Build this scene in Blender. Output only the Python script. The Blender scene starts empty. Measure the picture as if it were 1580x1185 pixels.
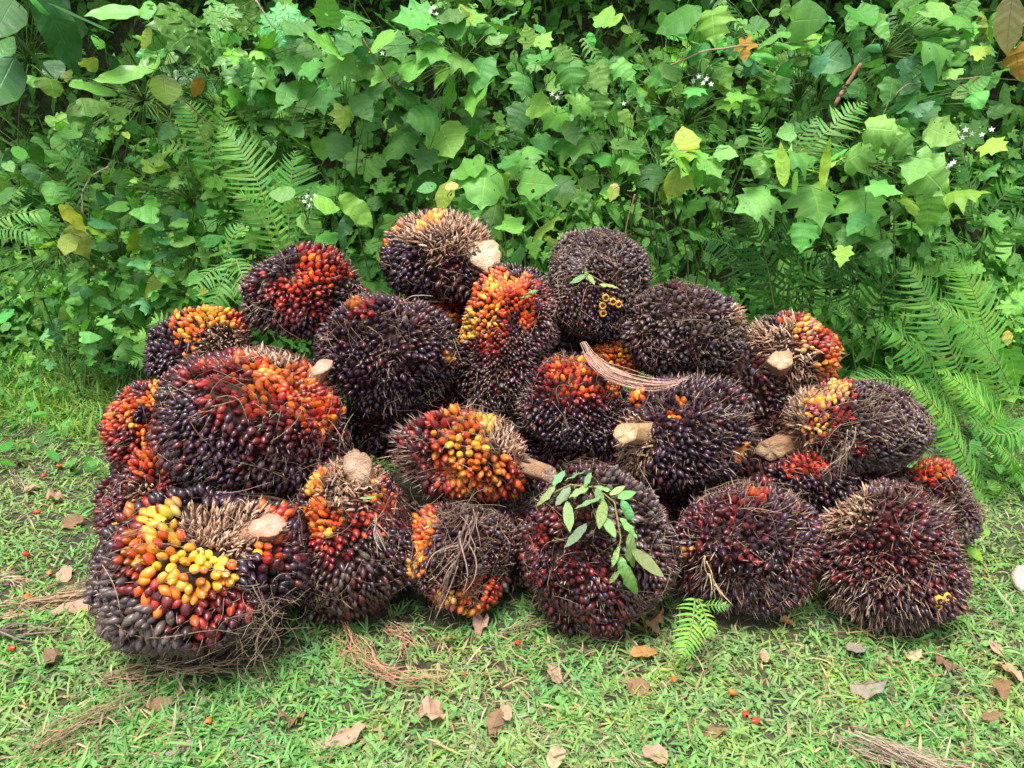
import bpy, math
import numpy as np
from mathutils import Matrix, Vector
rng = np.random.default_rng(7)
S = bpy.context.scene
COL = S.collection

# ---------------------------------------------------------------- camera, sky, sun, exposure
CAMH, PITCH, FPX = 1.2, math.radians(20.0), 1194.0
cd = bpy.data.cameras.new('camera'); cam = bpy.data.objects.new('camera', cd); COL.objects.link(cam)
cam.location = (0, 0, CAMH); cam.rotation_euler = (math.pi/2 - PITCH, 0, 0)
cd.sensor_width = 36.0; cd.lens = 36.0 * FPX / 1580.0; cd.clip_start = 0.05; cd.clip_end = 500
S.camera = cam
w = bpy.data.worlds.new('World'); S.world = w; w.use_nodes = True
nt = w.node_tree; bg = nt.nodes['Background']
sky = nt.nodes.new('ShaderNodeTexSky'); sky.sky_type = 'NISHITA'; sky.sun_disc = False
SUN_EL, SUN_AZ = math.radians(74), math.radians(200)      # azimuth clockwise from +Y: behind the camera, a little to the left
sky.sun_elevation = SUN_EL; sky.sun_rotation = SUN_AZ
sky.air_density = 1.0; sky.dust_density = 4.0; sky.ozone_density = 0.6
hs = nt.nodes.new('ShaderNodeHueSaturation'); hs.inputs['Saturation'].default_value = 0.45   # a thin white cloud cover
nt.links.new(sky.outputs[0], hs.inputs['Color']); nt.links.new(hs.outputs[0], bg.inputs[0]); bg.inputs[1].default_value = 0.15
sl = bpy.data.lights.new('sun', 'SUN'); sun = bpy.data.objects.new('sun', sl); COL.objects.link(sun)
sl.energy = 2.0; sl.angle = math.radians(22); sl.color = (1.0, 0.97, 0.92)
sdir = Vector((math.sin(SUN_AZ)*math.cos(SUN_EL), math.cos(SUN_AZ)*math.cos(SUN_EL), math.sin(SUN_EL)))
sun.rotation_euler = sdir.to_track_quat('Z', 'Y').to_euler(); sun.location = (0, 0, 6)
S.view_settings.view_transform = 'Standard'; S.view_settings.look = 'None'
S.view_settings.exposure = 1.05; S.view_settings.gamma = 1.0
S.cycles.max_bounces = 7; S.cycles.diffuse_bounces = 4; S.cycles.glossy_bounces = 2
S.cycles.transmission_bounces = 3; S.cycles.transparent_max_bounces = 4
S.cycles.caustics_reflective = False; S.cycles.caustics_refractive = False

# ---------------------------------------------------------------- maths helpers
CP = np.array([0, 0, CAMH])
FW = np.array([0, math.cos(PITCH), -math.sin(PITCH)])
UP = np.array([0, math.sin(PITCH), math.cos(PITCH)])
RT = np.array([1.0, 0, 0])
def ray(x, y):
    return FW + RT*(x-790)/FPX + UP*(592.5-y)/FPX
def at(x, y, Y):
    d = ray(x, y); return CP + d*(Y/d[1])
def on_ground(x, y, z=0.0):
    d = ray(x, y); return CP + d*((z-CAMH)/d[2])
def proj(P):
    q = P - CP; zc = q @ FW
    return 790 + FPX*(q @ RT)/zc, 592.5 - FPX*(q @ UP)/zc, zc
def unit(v):
    v = np.asarray(v, float); return v/(np.linalg.norm(v, axis=-1, keepdims=True)+1e-9)
def frames(n, t):
    """matrices with columns side, tip, normal"""
    n = unit(n); t = np.asarray(t, float); t = unit(t - (t*n).sum(-1, keepdims=True)*n)
    s = np.cross(t, n); return np.stack([s, t, n], -1)
def smooth(a, b, x):
    t = np.clip((x-a)/(b-a), 0, 1); return t*t*(3-2*t)

# ---------------------------------------------------------------- mesh buffer
class Buf:
    def __init__(s): s.v, s.c, s.u, s.fi, s.fs, s.n = [], [], [], [], [], 0
    def add(s, V, F, C=(1, 1, 1, 1), U=None):
        """V (n,3); F list of arrays of faces (each (m,k)); C (4,) or (n,4); U (n,3)"""
        V = np.asarray(V, float).reshape(-1, 3); n = len(V)
        C = np.asarray(C, float)
        if C.ndim == 1: C = np.broadcast_to(np.append(C, 1.0)[:4] if len(C) == 3 else C, (n, 4))
        if C.shape[1] == 3: C = np.concatenate([C, np.ones((n, 1))], 1)
        s.v.append(V); s.c.append(C); s.u.append(np.zeros((n, 3)) if U is None else U)
        for f in (F if isinstance(F, list) else [F]):
            s.fi.append((f + s.n).ravel()); s.fs.append(np.full(len(f), f.shape[1]))
        s.n += n
    def inst(s, T, M, P, C):
        """many copies of a template T=(V,F,U): M (N,3,3), P (N,3), C (N,4)"""
        V, F, U = T; N = len(P); n = len(V)
        if N == 0: return
        X = np.einsum('nij,vj->nvi', M, V) + P[:, None, :]
        C = np.asarray(C, float)
        if C.shape[1] == 3: C = np.concatenate([C, np.ones((N, 1))], 1)
        FF = [(f[None] + (np.arange(N)*n)[:, None, None]).reshape(-1, f.shape[1]) for f in F]
        s.add(X.reshape(-1, 3), FF, np.repeat(C, n, 0), np.tile(U, (N, 1)))
    def mesh(s, name, origin=(0, 0, 0)):
        V = np.concatenate(s.v) - np.asarray(origin); fi = np.concatenate(s.fi); fs = np.concatenate(s.fs)
        me = bpy.data.meshes.new(name)
        me.vertices.add(len(V)); me.vertices.foreach_set('co', V.astype(np.float32).ravel())
        me.loops.add(len(fi)); me.loops.foreach_set('vertex_index', fi.astype(np.int32))
        me.polygons.add(len(fs)); st = np.concatenate([[0], np.cumsum(fs)[:-1]]).astype(np.int32)
        me.polygons.foreach_set('loop_start', st)
        me.update(calc_edges=True)
        me.shade_smooth()
        a = me.attributes.new('col', 'FLOAT_COLOR', 'POINT'); a.data.foreach_set('color', np.concatenate(s.c).astype(np.float32).ravel())
        a = me.attributes.new('luv', 'FLOAT_VECTOR', 'POINT'); a.data.foreach_set('vector', np.concatenate(s.u).astype(np.float32).ravel())
        return me
def link(name, me, mat, parent=None, origin=(0, 0, 0)):
    o = bpy.data.objects.new(name, me); COL.objects.link(o)
    if mat and len(me.materials) == 0: me.materials.append(mat)
    if parent: o.parent = parent
    else: o.location = origin
    return o
def part(name, buf, mat, parent, stuff=False, origin=None):
    if buf.n == 0: return None
    og = np.array(parent.location) if origin is None else origin
    o = link(name, buf.mesh(name, og), mat, parent)
    if stuff: o['kind'] = 'stuff'
    return o
def thing(name, label, cat, loc, group=None):
    o = bpy.data.objects.new(name, None); COL.objects.link(o); o.location = [float(v) for v in loc]
    o.empty_display_size = 0.05
    o['label'] = label; o['category'] = cat
    if group: o['group'] = group
    return o
def solo(name, buf, mat, label, cat, loc, group=None, kind=None):
    o = link(name, buf.mesh(name, loc), mat, None, loc)
    if label: o['label'] = label
    if cat: o['category'] = cat
    if group: o['group'] = group
    if kind: o['kind'] = kind
    return o

# ---------------------------------------------------------------- materials
def newmat(name):
    m = bpy.data.materials.new(name); m.use_nodes = True
    nt = m.node_tree; b = nt.nodes['Principled BSDF']; return m, nt, b
class N:
    def __init__(s, nt): s.t = nt
    def n(s, kind, **kw):
        x = s.t.nodes.new(kind)
        for k, v in kw.items(): setattr(x, k, v)
        return x
    def l(s, a, b): s.t.links.new(a, b)
    def val(s, sock, v):
        if hasattr(v, 'node'): s.l(v, sock)
        else: sock.default_value = v
    def math(s, op, a, b=0.0, c=None, clamp=False):
        x = s.n('ShaderNodeMath', operation=op, use_clamp=clamp); s.val(x.inputs[0], a); s.val(x.inputs[1], b)
        if c is not None: s.val(x.inputs[2], c)
        return x.outputs[0]
    def mix(s, f, a, b, mode='MIX'):
        x = s.n('ShaderNodeMix', data_type='RGBA', blend_type=mode)
        s.val(x.inputs[0], f); s.val(x.inputs[6], a); s.val(x.inputs[7], b); return x.outputs[2]
    def noise(s, scale, detail=3, vec=None, rough=0.55):
        x = s.n('ShaderNodeTexNoise'); x.inputs['Scale'].default_value = scale; x.inputs['Detail'].default_value = detail
        x.inputs['Roughness'].default_value = rough
        if vec is not None: s.l(vec, x.inputs['Vector'])
        return x.outputs[0]
    def ss(s, v, a, b):
        x = s.n('ShaderNodeMapRange', interpolation_type='SMOOTHSTEP'); s.val(x.inputs[0], v)
        x.inputs[1].default_value = a; x.inputs[2].default_value = b; return x.outputs[0]
    def attr(s, name): return s.n('ShaderNodeAttribute', attribute_name=name)
    def pos(s): return s.n('ShaderNodeNewGeometry').outputs['Position']
    def bump(s, h, dist, strength, b):
        x = s.n('ShaderNodeBump'); x.inputs['Distance'].default_value = dist; x.inputs['Strength'].default_value = strength
        s.l(h, x.inputs['Height']); s.l(x.outputs[0], b.inputs['Normal'])

def leaf_material(name, trans=0.35, rough=0.5, veins=True, holes=False, dry=False, spec=0.3):
    m, nt, b = newmat(name); k = N(nt)
    col = k.attr('col'); luv = k.attr('luv'); sep = k.n('ShaderNodeSeparateXYZ'); k.l(luv.outputs['Vector'], sep.inputs[0])
    u, v, wv = sep.outputs
    p = k.pos()
    n1 = k.noise(9, 3, p); n2 = k.noise(60, 4, p)
    base = k.mix(k.ss(n1, 0.35, 0.7), col.outputs['Color'], k.mix(0.6, col.outputs['Color'], (1.25, 1.2, 0.7, 1), 'MULTIPLY'))
    base = k.mix(k.math('MULTIPLY', k.ss(n2, 0.45, 0.75), 0.35), base, k.mix(1.0, base, (0.55, 0.62, 0.5, 1), 'MULTIPLY'))
    if veins:
        mid = k.math('SUBTRACT', 1.0, k.ss(v, 0.015, 0.06))
        fr = k.math('FRACT', k.math('SUBTRACT', k.math('MULTIPLY', u, 7.0), k.math('MULTIPLY', v, 0.5)))
        sv = k.math('SUBTRACT', 1.0, k.ss(k.math('ABSOLUTE', k.math('SUBTRACT', fr, 0.5)), 0.03, 0.13))
        vn = k.math('MAXIMUM', mid, k.math('MULTIPLY', sv, 0.45))
        vn = k.math('MULTIPLY', vn, 0.42 if not dry else 0.4)
        base = k.mix(vn, base, k.mix(1.0, base, (1.9, 1.5, 1.9, 1) if not dry else (0.5, 0.45, 0.4, 1), 'MULTIPLY'))
        puff = k.math('SUBTRACT', k.math('MULTIPLY', k.math('ABSOLUTE', k.math('SUBTRACT', fr, 0.5)), 1.0), k.math('MULTIPLY', mid, 0.6))
        h = k.math('ADD', puff, k.math('MULTIPLY', n2, 0.6))
        k.bump(h, 0.003, 0.55, b)
    # brown and yellow blemishes, as insects and age leave them
    n3 = k.noise(26, 2, p); n4 = k.noise(3.0, 2, p)
    blem = k.math('MULTIPLY', k.ss(n3, 0.66, 0.72), k.ss(n4, 0.5, 0.65))
    base = k.mix(k.math('MULTIPLY', blem, 0.7), base, (0.26, 0.17, 0.05, 1))
    k.l(base, b.inputs['Base Color']); b.inputs['Roughness'].default_value = rough
    b.inputs['Specular IOR Level'].default_value = spec
    out = nt.nodes['Material Output']
    tr = k.n('ShaderNodeBsdfTranslucent'); k.l(k.mix(1.0, base, (1.1, 1.35, 0.5, 1) if not dry else (1.1, 0.9, 0.6, 1), 'MULTIPLY'), tr.inputs[0])
    mx = k.n('ShaderNodeMixShader'); mx.inputs[0].default_value = trans
    k.l(b.outputs[0], mx.inputs[1]); k.l(tr.outputs[0], mx.inputs[2]); last = mx.outputs[0]
    if holes:
        tp = k.n('ShaderNodeBsdfTransparent'); hx = k.n('ShaderNodeMixShader')
        k.l(k.math('MULTIPLY', k.ss(k.noise(38, 1, p), 0.705, 0.71), k.ss(n4, 0.45, 0.5)), hx.inputs[0])
        k.l(last, hx.inputs[1]); k.l(tp.outputs[0], hx.inputs[2]); last = hx.outputs[0]
    k.l(last, out.inputs['Surface'])
    return m
M_LEAF = leaf_material('leaf_green', 0.30, 0.5, holes=True)
M_BIG = leaf_material('leaf_ribbed', 0.22, 0.38, spec=0.45)
M_FERN = leaf_material('fern_green', 0.35, 0.5, veins=False)
M_GRASS = leaf_material('grass_blade', 0.35, 0.5, veins=False)
M_DRY = leaf_material('leaf_dry', 0.15, 0.75, dry=True, spec=0.15)
M_SHEATH = leaf_material('fibre_dry', 0.1, 0.8, veins=False, dry=True, spec=0.15)

def fruit_material(name, individual):
    m, nt, b = newmat(name); k = N(nt)
    if individual:
        oi = k.n('ShaderNodeObjectInfo'); col, al = oi.outputs['Color'], oi.outputs['Alpha']
    else:
        a = k.attr('col'); col, al = a.outputs['Color'], a.outputs['Alpha']
    sep = k.n('ShaderNodeSeparateXYZ'); k.l(k.attr('luv').outputs['Vector'], sep.inputs[0]); tz = sep.outputs[0]
    p = k.pos(); n1 = k.noise(45, 3, p); n2 = k.noise(160, 4, p)
    tipf = k.math('MULTIPLY', k.ss(k.math('ADD', tz, k.math('MULTIPLY', k.math('SUBTRACT', n1, 0.5), 0.7)), 0.38, 0.95), al)
    base = k.mix(tipf, col, k.mix(1.0, col, (0.42, 0.12, 0.35, 1), 'MULTIPLY'))
    base = k.mix(k.math('MULTIPLY', k.ss(tz, 0.965, 0.995), 0.85), base, (0.10, 0.055, 0.03, 1))
    dust = k.math('MULTIPLY', k.ss(k.math('ADD', k.math('MULTIPLY', n1, 0.5), k.math('MULTIPLY', n2, 0.5)), 0.50, 0.68), 0.30)
    base = k.mix(dust, base, (0.15, 0.10, 0.085, 1))
    k.l(base, b.inputs['Base Color'])
    k.l(k.math('ADD', k.math('MULTIPLY', n2, 0.34), 0.12), b.inputs['Roughness'])
    b.inputs['Specular IOR Level'].default_value = 0.55
    k.bump(n2, 0.002, 0.35, b)
    return m
M_FRUIT = fruit_material('fruit_skin', True); M_FRUITS = fruit_material('fruit_skin_mass', False)

def fibre_material(name, rough=0.8, sc=140, amt=0.5):
    m, nt, b = newmat(name); k = N(nt); a = k.attr('col'); p = k.pos()
    n = k.noise(sc, 3, p)
    k.l(k.mix(k.math('MULTIPLY', k.ss(n, 0.4, 0.7), amt), a.outputs['Color'], k.mix(1.0, a.outputs['Color'], (0.4, 0.33, 0.3, 1), 'MULTIPLY')), b.inputs['Base Color'])
    b.inputs['Roughness'].default_value = rough; b.inputs['Specular IOR Level'].default_value = 0.2
    return m
M_FIBRE = fibre_material('plant_fibre')
def cut_material():
    m, nt, b = newmat('stalk_cut'); k = N(nt); a = k.attr('col'); p = k.pos()
    n = k.noise(300, 2, p); n2 = k.noise(25, 3, p)
    v = k.n('ShaderNodeTexVoronoi'); v.inputs['Scale'].default_value = 190; k.l(p, v.inputs['Vector'])
    base = k.mix(k.math('MULTIPLY', k.ss(n2, 0.4, 0.65), 0.55), a.outputs['Color'], k.mix(1.0, a.outputs['Color'], (0.72, 0.5, 0.33, 1), 'MULTIPLY'))
    base = k.mix(k.math('MULTIPLY', k.math('SUBTRACT', 1.0, k.ss(v.outputs['Distance'], 0.1, 0.3)), 0.5), base, k.mix(1.0, a.outputs['Color'], (0.45, 0.3, 0.2, 1), 'MULTIPLY'))
    k.l(base, b.inputs['Base Color']); b.inputs['Roughness'].default_value = 0.8; k.bump(k.math('ADD', n, k.math('MULTIPLY', n2, 1.5)), 0.006, 0.9, b)
    return m
M_CUT = cut_material()
def soil_material():
    m, nt, b = newmat('soil_thatch'); k = N(nt); p = k.pos()
    n1 = k.noise(2.2, 5, p); n2 = k.noise(35, 6, p, 0.65); n3 = k.noise(140, 3, p)
    c = k.mix(k.ss(n1, 0.35, 0.65), (0.035, 0.027, 0.015, 1), (0.040, 0.065, 0.020, 1))
    c = k.mix(k.ss(n2, 0.42, 0.62), c, (0.11, 0.085, 0.05, 1))
    c = k.mix(k.math('MULTIPLY', k.ss(n3, 0.5, 0.7), 0.5), c, (0.025, 0.02, 0.012, 1))
    k.l(c, b.inputs['Base Color']); b.inputs['Roughness'].default_value = 0.95
    k.bump(n2, 0.02, 0.8, b); return m
M_SOIL = soil_material()

# ---------------------------------------------------------------- ground with the bank behind
def vnoise(x, y, s, seed=0):
    return (np.sin(x*s*1.7+seed*3.1+1.3*np.sin(y*s*0.9+seed))*np.cos(y*s*1.3-seed*1.7+1.1*np.sin(x*s*1.1)))
def bank_start(x): return 3.22 + 0.42*smooth(-1.2, -2.4, x) + 0.06*np.sin(x*2.3)
def gz(x, y):
    x = np.asarray(x, float); y = np.asarray(y, float)
    z = 0.010*vnoise(x, y, 4.0) + 0.006*vnoise(x, y, 11, 2)
    d = y - bank_start(x)
    z = z + np.where(d > 0, 2.7*smooth(0.25, 1.5, d), 0) + 0.05*vnoise(x, y, 3, 5)*smooth(0, 0.5, d)
    return z
def gridmesh(xs, ys):
    X, Y = np.meshgrid(xs, ys); n, m = len(xs), len(ys)
    V = np.stack([X, Y, gz(X, Y)], -1).reshape(-1, 3)
    i = (np.arange(m-1)[:, None]*n + np.arange(n-1)[None]).ravel()
    return V, np.stack([i, i+1, i+n+1, i+n], 1)
xs = np.concatenate([[-300, -100, -40, -15], np.arange(-7, 7.01, 0.06), [15, 40, 100, 300]])
ys = np.concatenate([[-300, -100, -30, -8, -2], np.arange(0, 7.5, 0.06), [9, 15, 40, 100, 300]])
b_ = Buf(); V, F = gridmesh(xs, ys); b_.add(V, F)
solo('ground', b_, M_SOIL, None, None, (0, 0, 0), kind='structure')

# ---------------------------------------------------------------- leaf templates (tip along +Y, length 1)
def outline_leaf(pts, nseg=18, across=3, fold=0.12, droop=0.25, wave=0.03, reach=0.25, seed=0):
    """pts: right-half outline from base to tip; veins run forward to the edge"""
    r = np.random.default_rng(seed); pts = np.array(pts, float)
    d = np.r_[0, np.cumsum(np.linalg.norm(np.diff(pts, axis=0), axis=1))]
    s = np.unique(np.concatenate([np.linspace(0, d[-1], nseg), d]))
    ox = np.interp(s, d, pts[:, 0]); oy = np.interp(s, d, pts[:, 1]); n = len(s)
    u = np.linspace(0, 1, n)
    my = np.maximum.accumulate(np.clip(oy - reach*ox, 0, None)); my = 0.6*my/max(my[-1], 1e-6) + 0.4*u
    rows = []; Vt = []; Ut = []
    k = across
    for i in range(n):
        for j in range(-k, k+1):
            f = abs(j)/k; x = ox[i]*f*np.sign(j); y = my[i] + (oy[i]-my[i])*f
            rr = math.hypot(x, y)
            z = abs(x)*fold - droop*rr*rr*0.6 - abs(x)*abs(x)*droop*1.2 + wave*math.sin(u[i]*19+seed+3*np.sign(j))*f*f
            Vt.append((x, y, z)); Ut.append((u[i], f, 0))
    W = 2*k+1
    q = (np.arange(n-1)[:, None]*W + np.arange(W-1)[None]).ravel()
    F = np.stack([q, q+1, q+W+1, q+W], 1)
    return np.array(Vt), [F], np.array(Ut)
STAR = [(0.02, 0.0), (0.20, -0.10), (0.42, -0.02), (0.36, 0.13), (0.47, 0.22), (0.62, 0.34), (0.44, 0.42), (0.34, 0.50), (0.42, 0.66), (0.26, 0.70), (0.14, 0.80), (0.0, 1.02)]
STAR2 = [(0.02, 0.0), (0.18, -0.06), (0.36, 0.05), (0.38, 0.20), (0.52, 0.36), (0.38, 0.48), (0.33, 0.60), (0.30, 0.72), (0.13, 0.86), (0.0, 1.0)]
HEART = [(0.0, 0.02), (0.14, -0.10), (0.32, -0.08), (0.44, 0.10), (0.45, 0.32), (0.34, 0.58), (0.18, 0.82), (0.0, 1.0)]
OVAL = [(0.0, 0.0), (0.13, 0.06), (0.27, 0.22), (0.33, 0.44), (0.28, 0.66), (0.15, 0.86), (0.0, 1.0)]
LANCE = [(0.0, 0.0), (0.06, 0.1), (0.11, 0.3), (0.11, 0.55), (0.06, 0.8), (0.0, 1.0)]
MAPLE = [(0.0, 0.0), (0.16, -0.14), (0.34, -0.06), (0.24, 0.12), (0.50, 0.20), (0.60, 0.40), (0.34, 0.42), (0.22, 0.50), (0.27, 0.66), (0.15, 0.78), (0.0, 1.0)]
def variants(P, k=3, **kw):
    out = []
    for i in range(k):
        q = dict(kw); q['droop'] = kw.get('droop', 0.25)*(0.5+0.6*i); q['fold'] = kw.get('fold', 0.12)*(1.3-0.4*i); q['seed'] = i*5+1
        P2 = np.array(P)*np.array([1+0.12*(i-1), 1]); P2[1:-1] += np.random.default_rng(i).normal(0, 0.012, P2[1:-1].shape)
        out.append(outline_leaf(P2, **q))
    return out
T_STAR = variants(STAR, 3, nseg=16) + variants(STAR2, 3, nseg=14)
T_HEART = variants(HEART, 3, nseg=11, across=2)
T_OVAL = variants(OVAL, 3, nseg=11, across=2)
T_BIG = variants([(x*0.95, y) for x, y in OVAL], 3, nseg=24, across=4, wave=0.012, droop=0.35, reach=0.6)
T_LANCE = variants(LANCE, 3, nseg=8, across=1, droop=0.6)
T_MAPLE = variants(MAPLE, 3, nseg=12, across=2)
def palmate(seed):
    """deeply cut hand-shaped leaf: seven toothed lobes from one centre"""
    Vs, Fs, Us, o = [], [], [], 0
    L = [(0, .62), (38, .60), (-38, .60), (78, .54), (-78, .54), (122, .42), (-122, .42)]
    P = [(0.03, 0), (0.10, 0.15), (0.16, 0.32), (0.33, 0.52), (0.19, 0.55), (0.18, 0.68), (0.26, 0.84), (0.12, 0.84), (0.0, 1.05)]
    for i, (a, l) in enumerate(L):
        V, F, U = outline_leaf(np.array(P)*[1.15, 1], nseg=14, across=2, fold=0.10, droop=0.30, seed=seed+i)
        V = V*l; a = math.radians(a); c, s_ = math.cos(a), math.sin(a)
        V = V @ np.array([[c, s_, 0], [-s_, c, 0], [0, 0, 1]]) + [0, 0.40, 0.0008*i]
        Vs.append(V); Fs.append(F[0]+o); Us.append(U); o += len(V)
    return np.concatenate(Vs), [np.concatenate(Fs)], np.concatenate(Us)
T_PALM = [palmate(1), palmate(9)]

T_MIX = T_STAR[3:] + T_OVAL + T_MAPLE[:2]
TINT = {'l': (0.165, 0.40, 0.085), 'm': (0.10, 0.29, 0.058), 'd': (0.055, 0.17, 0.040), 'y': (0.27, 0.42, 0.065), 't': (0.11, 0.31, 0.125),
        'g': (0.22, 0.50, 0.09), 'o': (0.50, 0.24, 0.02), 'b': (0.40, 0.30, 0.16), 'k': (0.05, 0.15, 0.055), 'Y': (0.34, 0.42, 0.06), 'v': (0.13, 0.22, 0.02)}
def jit(c, n, s=0.17):
    c = np.broadcast_to(np.asarray(c, float)[:3], (n, 3)); v = rng.normal(1, s, (n, 1)); h = rng.normal(0, [.16, .05, .14], (n, 3))
    return np.clip(c*np.clip(v, 0.6, 1.5)*(1+h), 0, 0.9)
def put_leaves(buf, T, P, n, t, size, C):
    """P centre of leaf; T list of templates"""
    P = np.atleast_2d(P); N_ = len(P); M = frames(n, t)*np.reshape(size, (-1, 1, 1)); M = M*np.stack([rng.uniform(.74, 1.14, N_), np.ones(N_), rng.uniform(.3, 1.8, N_)*rng.choice([1, 1, 1, -.6], N_)], 1)[:, None, :]
    P0 = P - M[:, :, 1]*0.45
    pick = rng.integers(0, len(T), N_)
    for i, tp in enumerate(T):
        k = pick == i
        if k.any(): buf.inst(tp, M[k], P0[k], np.asarray(C)[k])
    return P0
def tube(buf, pts, r0, r1, C, sides=5):
    pts = np.array(pts, float); n = len(pts); d = unit(np.gradient(pts, axis=0))
    a = unit(np.cross(d, np.where(np.abs(d[:, 2:3]) > 0.9, [1.0, 0, 0], [0, 0, 1.0]))); b = np.cross(d, a)
    th = np.arange(sides)*2*math.pi/sides; r = np.linspace(r0, r1, n)[:, None, None]
    V = pts[:, None] + r*(np.cos(th)[None, :, None]*a[:, None] + np.sin(th)[None, :, None]*b[:, None])
    i = np.arange(n-1)[:, None]*sides; j = np.arange(sides)[None]; j2 = (j+1) % sides
    F = np.stack([i+j, i+j2, i+sides+j2, i+sides+j], -1).reshape(-1, 4)
    caps = [np.array([list(range(sides))[::-1]]), np.array([list(range((n-1)*sides, n*sides))])]
    buf.add(V.reshape(-1, 3), [F] + caps, C)
def curve(a, b, bend, n=7):
    """quadratic curve from a to b, its middle pushed by bend"""
    t = np.linspace(0, 1, n)[:, None]; return np.asarray(a)*(1-t)+np.asarray(b)*t + 4*t*(1-t)*np.asarray(bend)

# ---------------------------------------------------------------- palm fruit bunches
def lathe(prof, seg):
    prof = np.array(prof); n = len(prof); th = np.arange(seg)*2*math.pi/seg
    V = np.stack([prof[:, 1:2]*np.cos(th), prof[:, 1:2]*np.sin(th), np.repeat(prof[:, :1], seg, 1)], -1).reshape(-1, 3)
    i = np.arange(n-1)[:, None]*seg; j = np.arange(seg)[None]; j2 = (j+1) % seg
    F = np.stack([i+j, i+j2, i+seg+j2, i+seg+j], -1).reshape(-1, 4)
    t = (V[:, 2]-prof[0, 0])/(prof[-1, 0]-prof[0, 0])
    return V, [F], np.stack([t, t*0, t*0], -1)
FRUIT_PROF = [(-0.55, 0.22), (-0.36, 0.40), (-0.08, 0.50), (0.18, 0.47), (0.40, 0.33), (0.54, 0.17), (0.62, 0.05), (0.66, 0.0)]
T_FRUIT = lathe(FRUIT_PROF, 7)
T_SPINE = lathe([(0, 0.5), (0.35, 0.42), (0.75, 0.24), (1.0, 0.02)], 4)
_v = T_SPINE[0]; _v[:, 0] += 0.9*(_v[:, 2]**2)*1.0     # a slight hook
def bract_t():
    V = np.array([(-.5, 0, 0), (.5, 0, 0), (0, -.28, 0), (-.42, .05, .55), (.42, .05, .55), (0, -.2, .55), (0, .28, 1.0)], float)
    F3 = np.array([(3, 5, 6), (5, 4, 6), (4, 3, 6)]); F4 = np.array([(0, 2, 5, 3), (2, 1, 4, 5), (1, 0, 3, 4)])
    return V, [F4, F3], np.zeros((7, 3))
T_BRACT = bract_t()
FM = []
for i in range(4):
    r_ = np.random.default_rng(i); bb = Buf(); V, F, U = lathe(FRUIT_PROF, 10)
    V = V*[1+r_.normal(0, .07), 1+r_.normal(0, .07), 1]; V[:, 0] += 0.06*r_.normal()*V[:, 2]; V += r_.normal(0, .012, V.shape)
    bb.add(V, F, (1, 1, 1, 1), U); FM.append(bb.mesh('fruit')); FM[-1].materials.append(M_FRUIT)
DRD = (0.17, 0.018, 0.018); BLK = (0.020, 0.009, 0.014); PUR = (0.038, 0.014, 0.028); MAR = (0.085, 0.013, 0.018); RED = (0.36, 0.030, 0.018)
ORR = (0.60, 0.085, 0.014); ORG = (0.72, 0.20, 0.016); YEL = (0.80, 0.40, 0.035); PAL = (0.80, 0.42, 0.12); GRY = (0.13, 0.098, 0.09); BRN = (0.065, 0.030, 0.022); PNK = (0.45, 0.10, 0.10)
TYPES = {'black': [(BLK, 5), (PUR, 5), (MAR, .5)], 'purple': [(PUR, 6), (BLK, 2), (MAR, 1.6)], 'maroon': [(MAR, 6), (PUR, 3), (DRD, 1.6)], 'dred': [(DRD, 6), (MAR, 3), (RED, .8)],
         'red': [(RED, 6), (DRD, 3), (MAR, 1), (ORR, 1.4)], 'orred': [(ORR, 5), (RED, 3), (ORG, 2)], 'orange': [(ORG, 5), (ORR, 3), (YEL, 1)],
         'yellow': [(YEL, 6), (ORG, 2), (PAL, 1)], 'grey': [(GRY, 5), (BRN, 2), (PUR, 2)], 'brown': [(BRN, 5), (MAR, 1.5), (PUR, 3), (GRY, 1)], 'pale': [(PAL, 5), (YEL, 2), (PNK, 2)]}
DOWN = {'yellow': 'orange', 'orange': 'orred', 'orred': 'red', 'red': 'dred', 'pale': 'red'}
TIPA = {'dred': .8, 'black': .3, 'purple': .4, 'maroon': .7, 'red': .8, 'orred': .7, 'orange': .6, 'yellow': .4, 'grey': .2, 'brown': .4, 'pale': .7}
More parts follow.
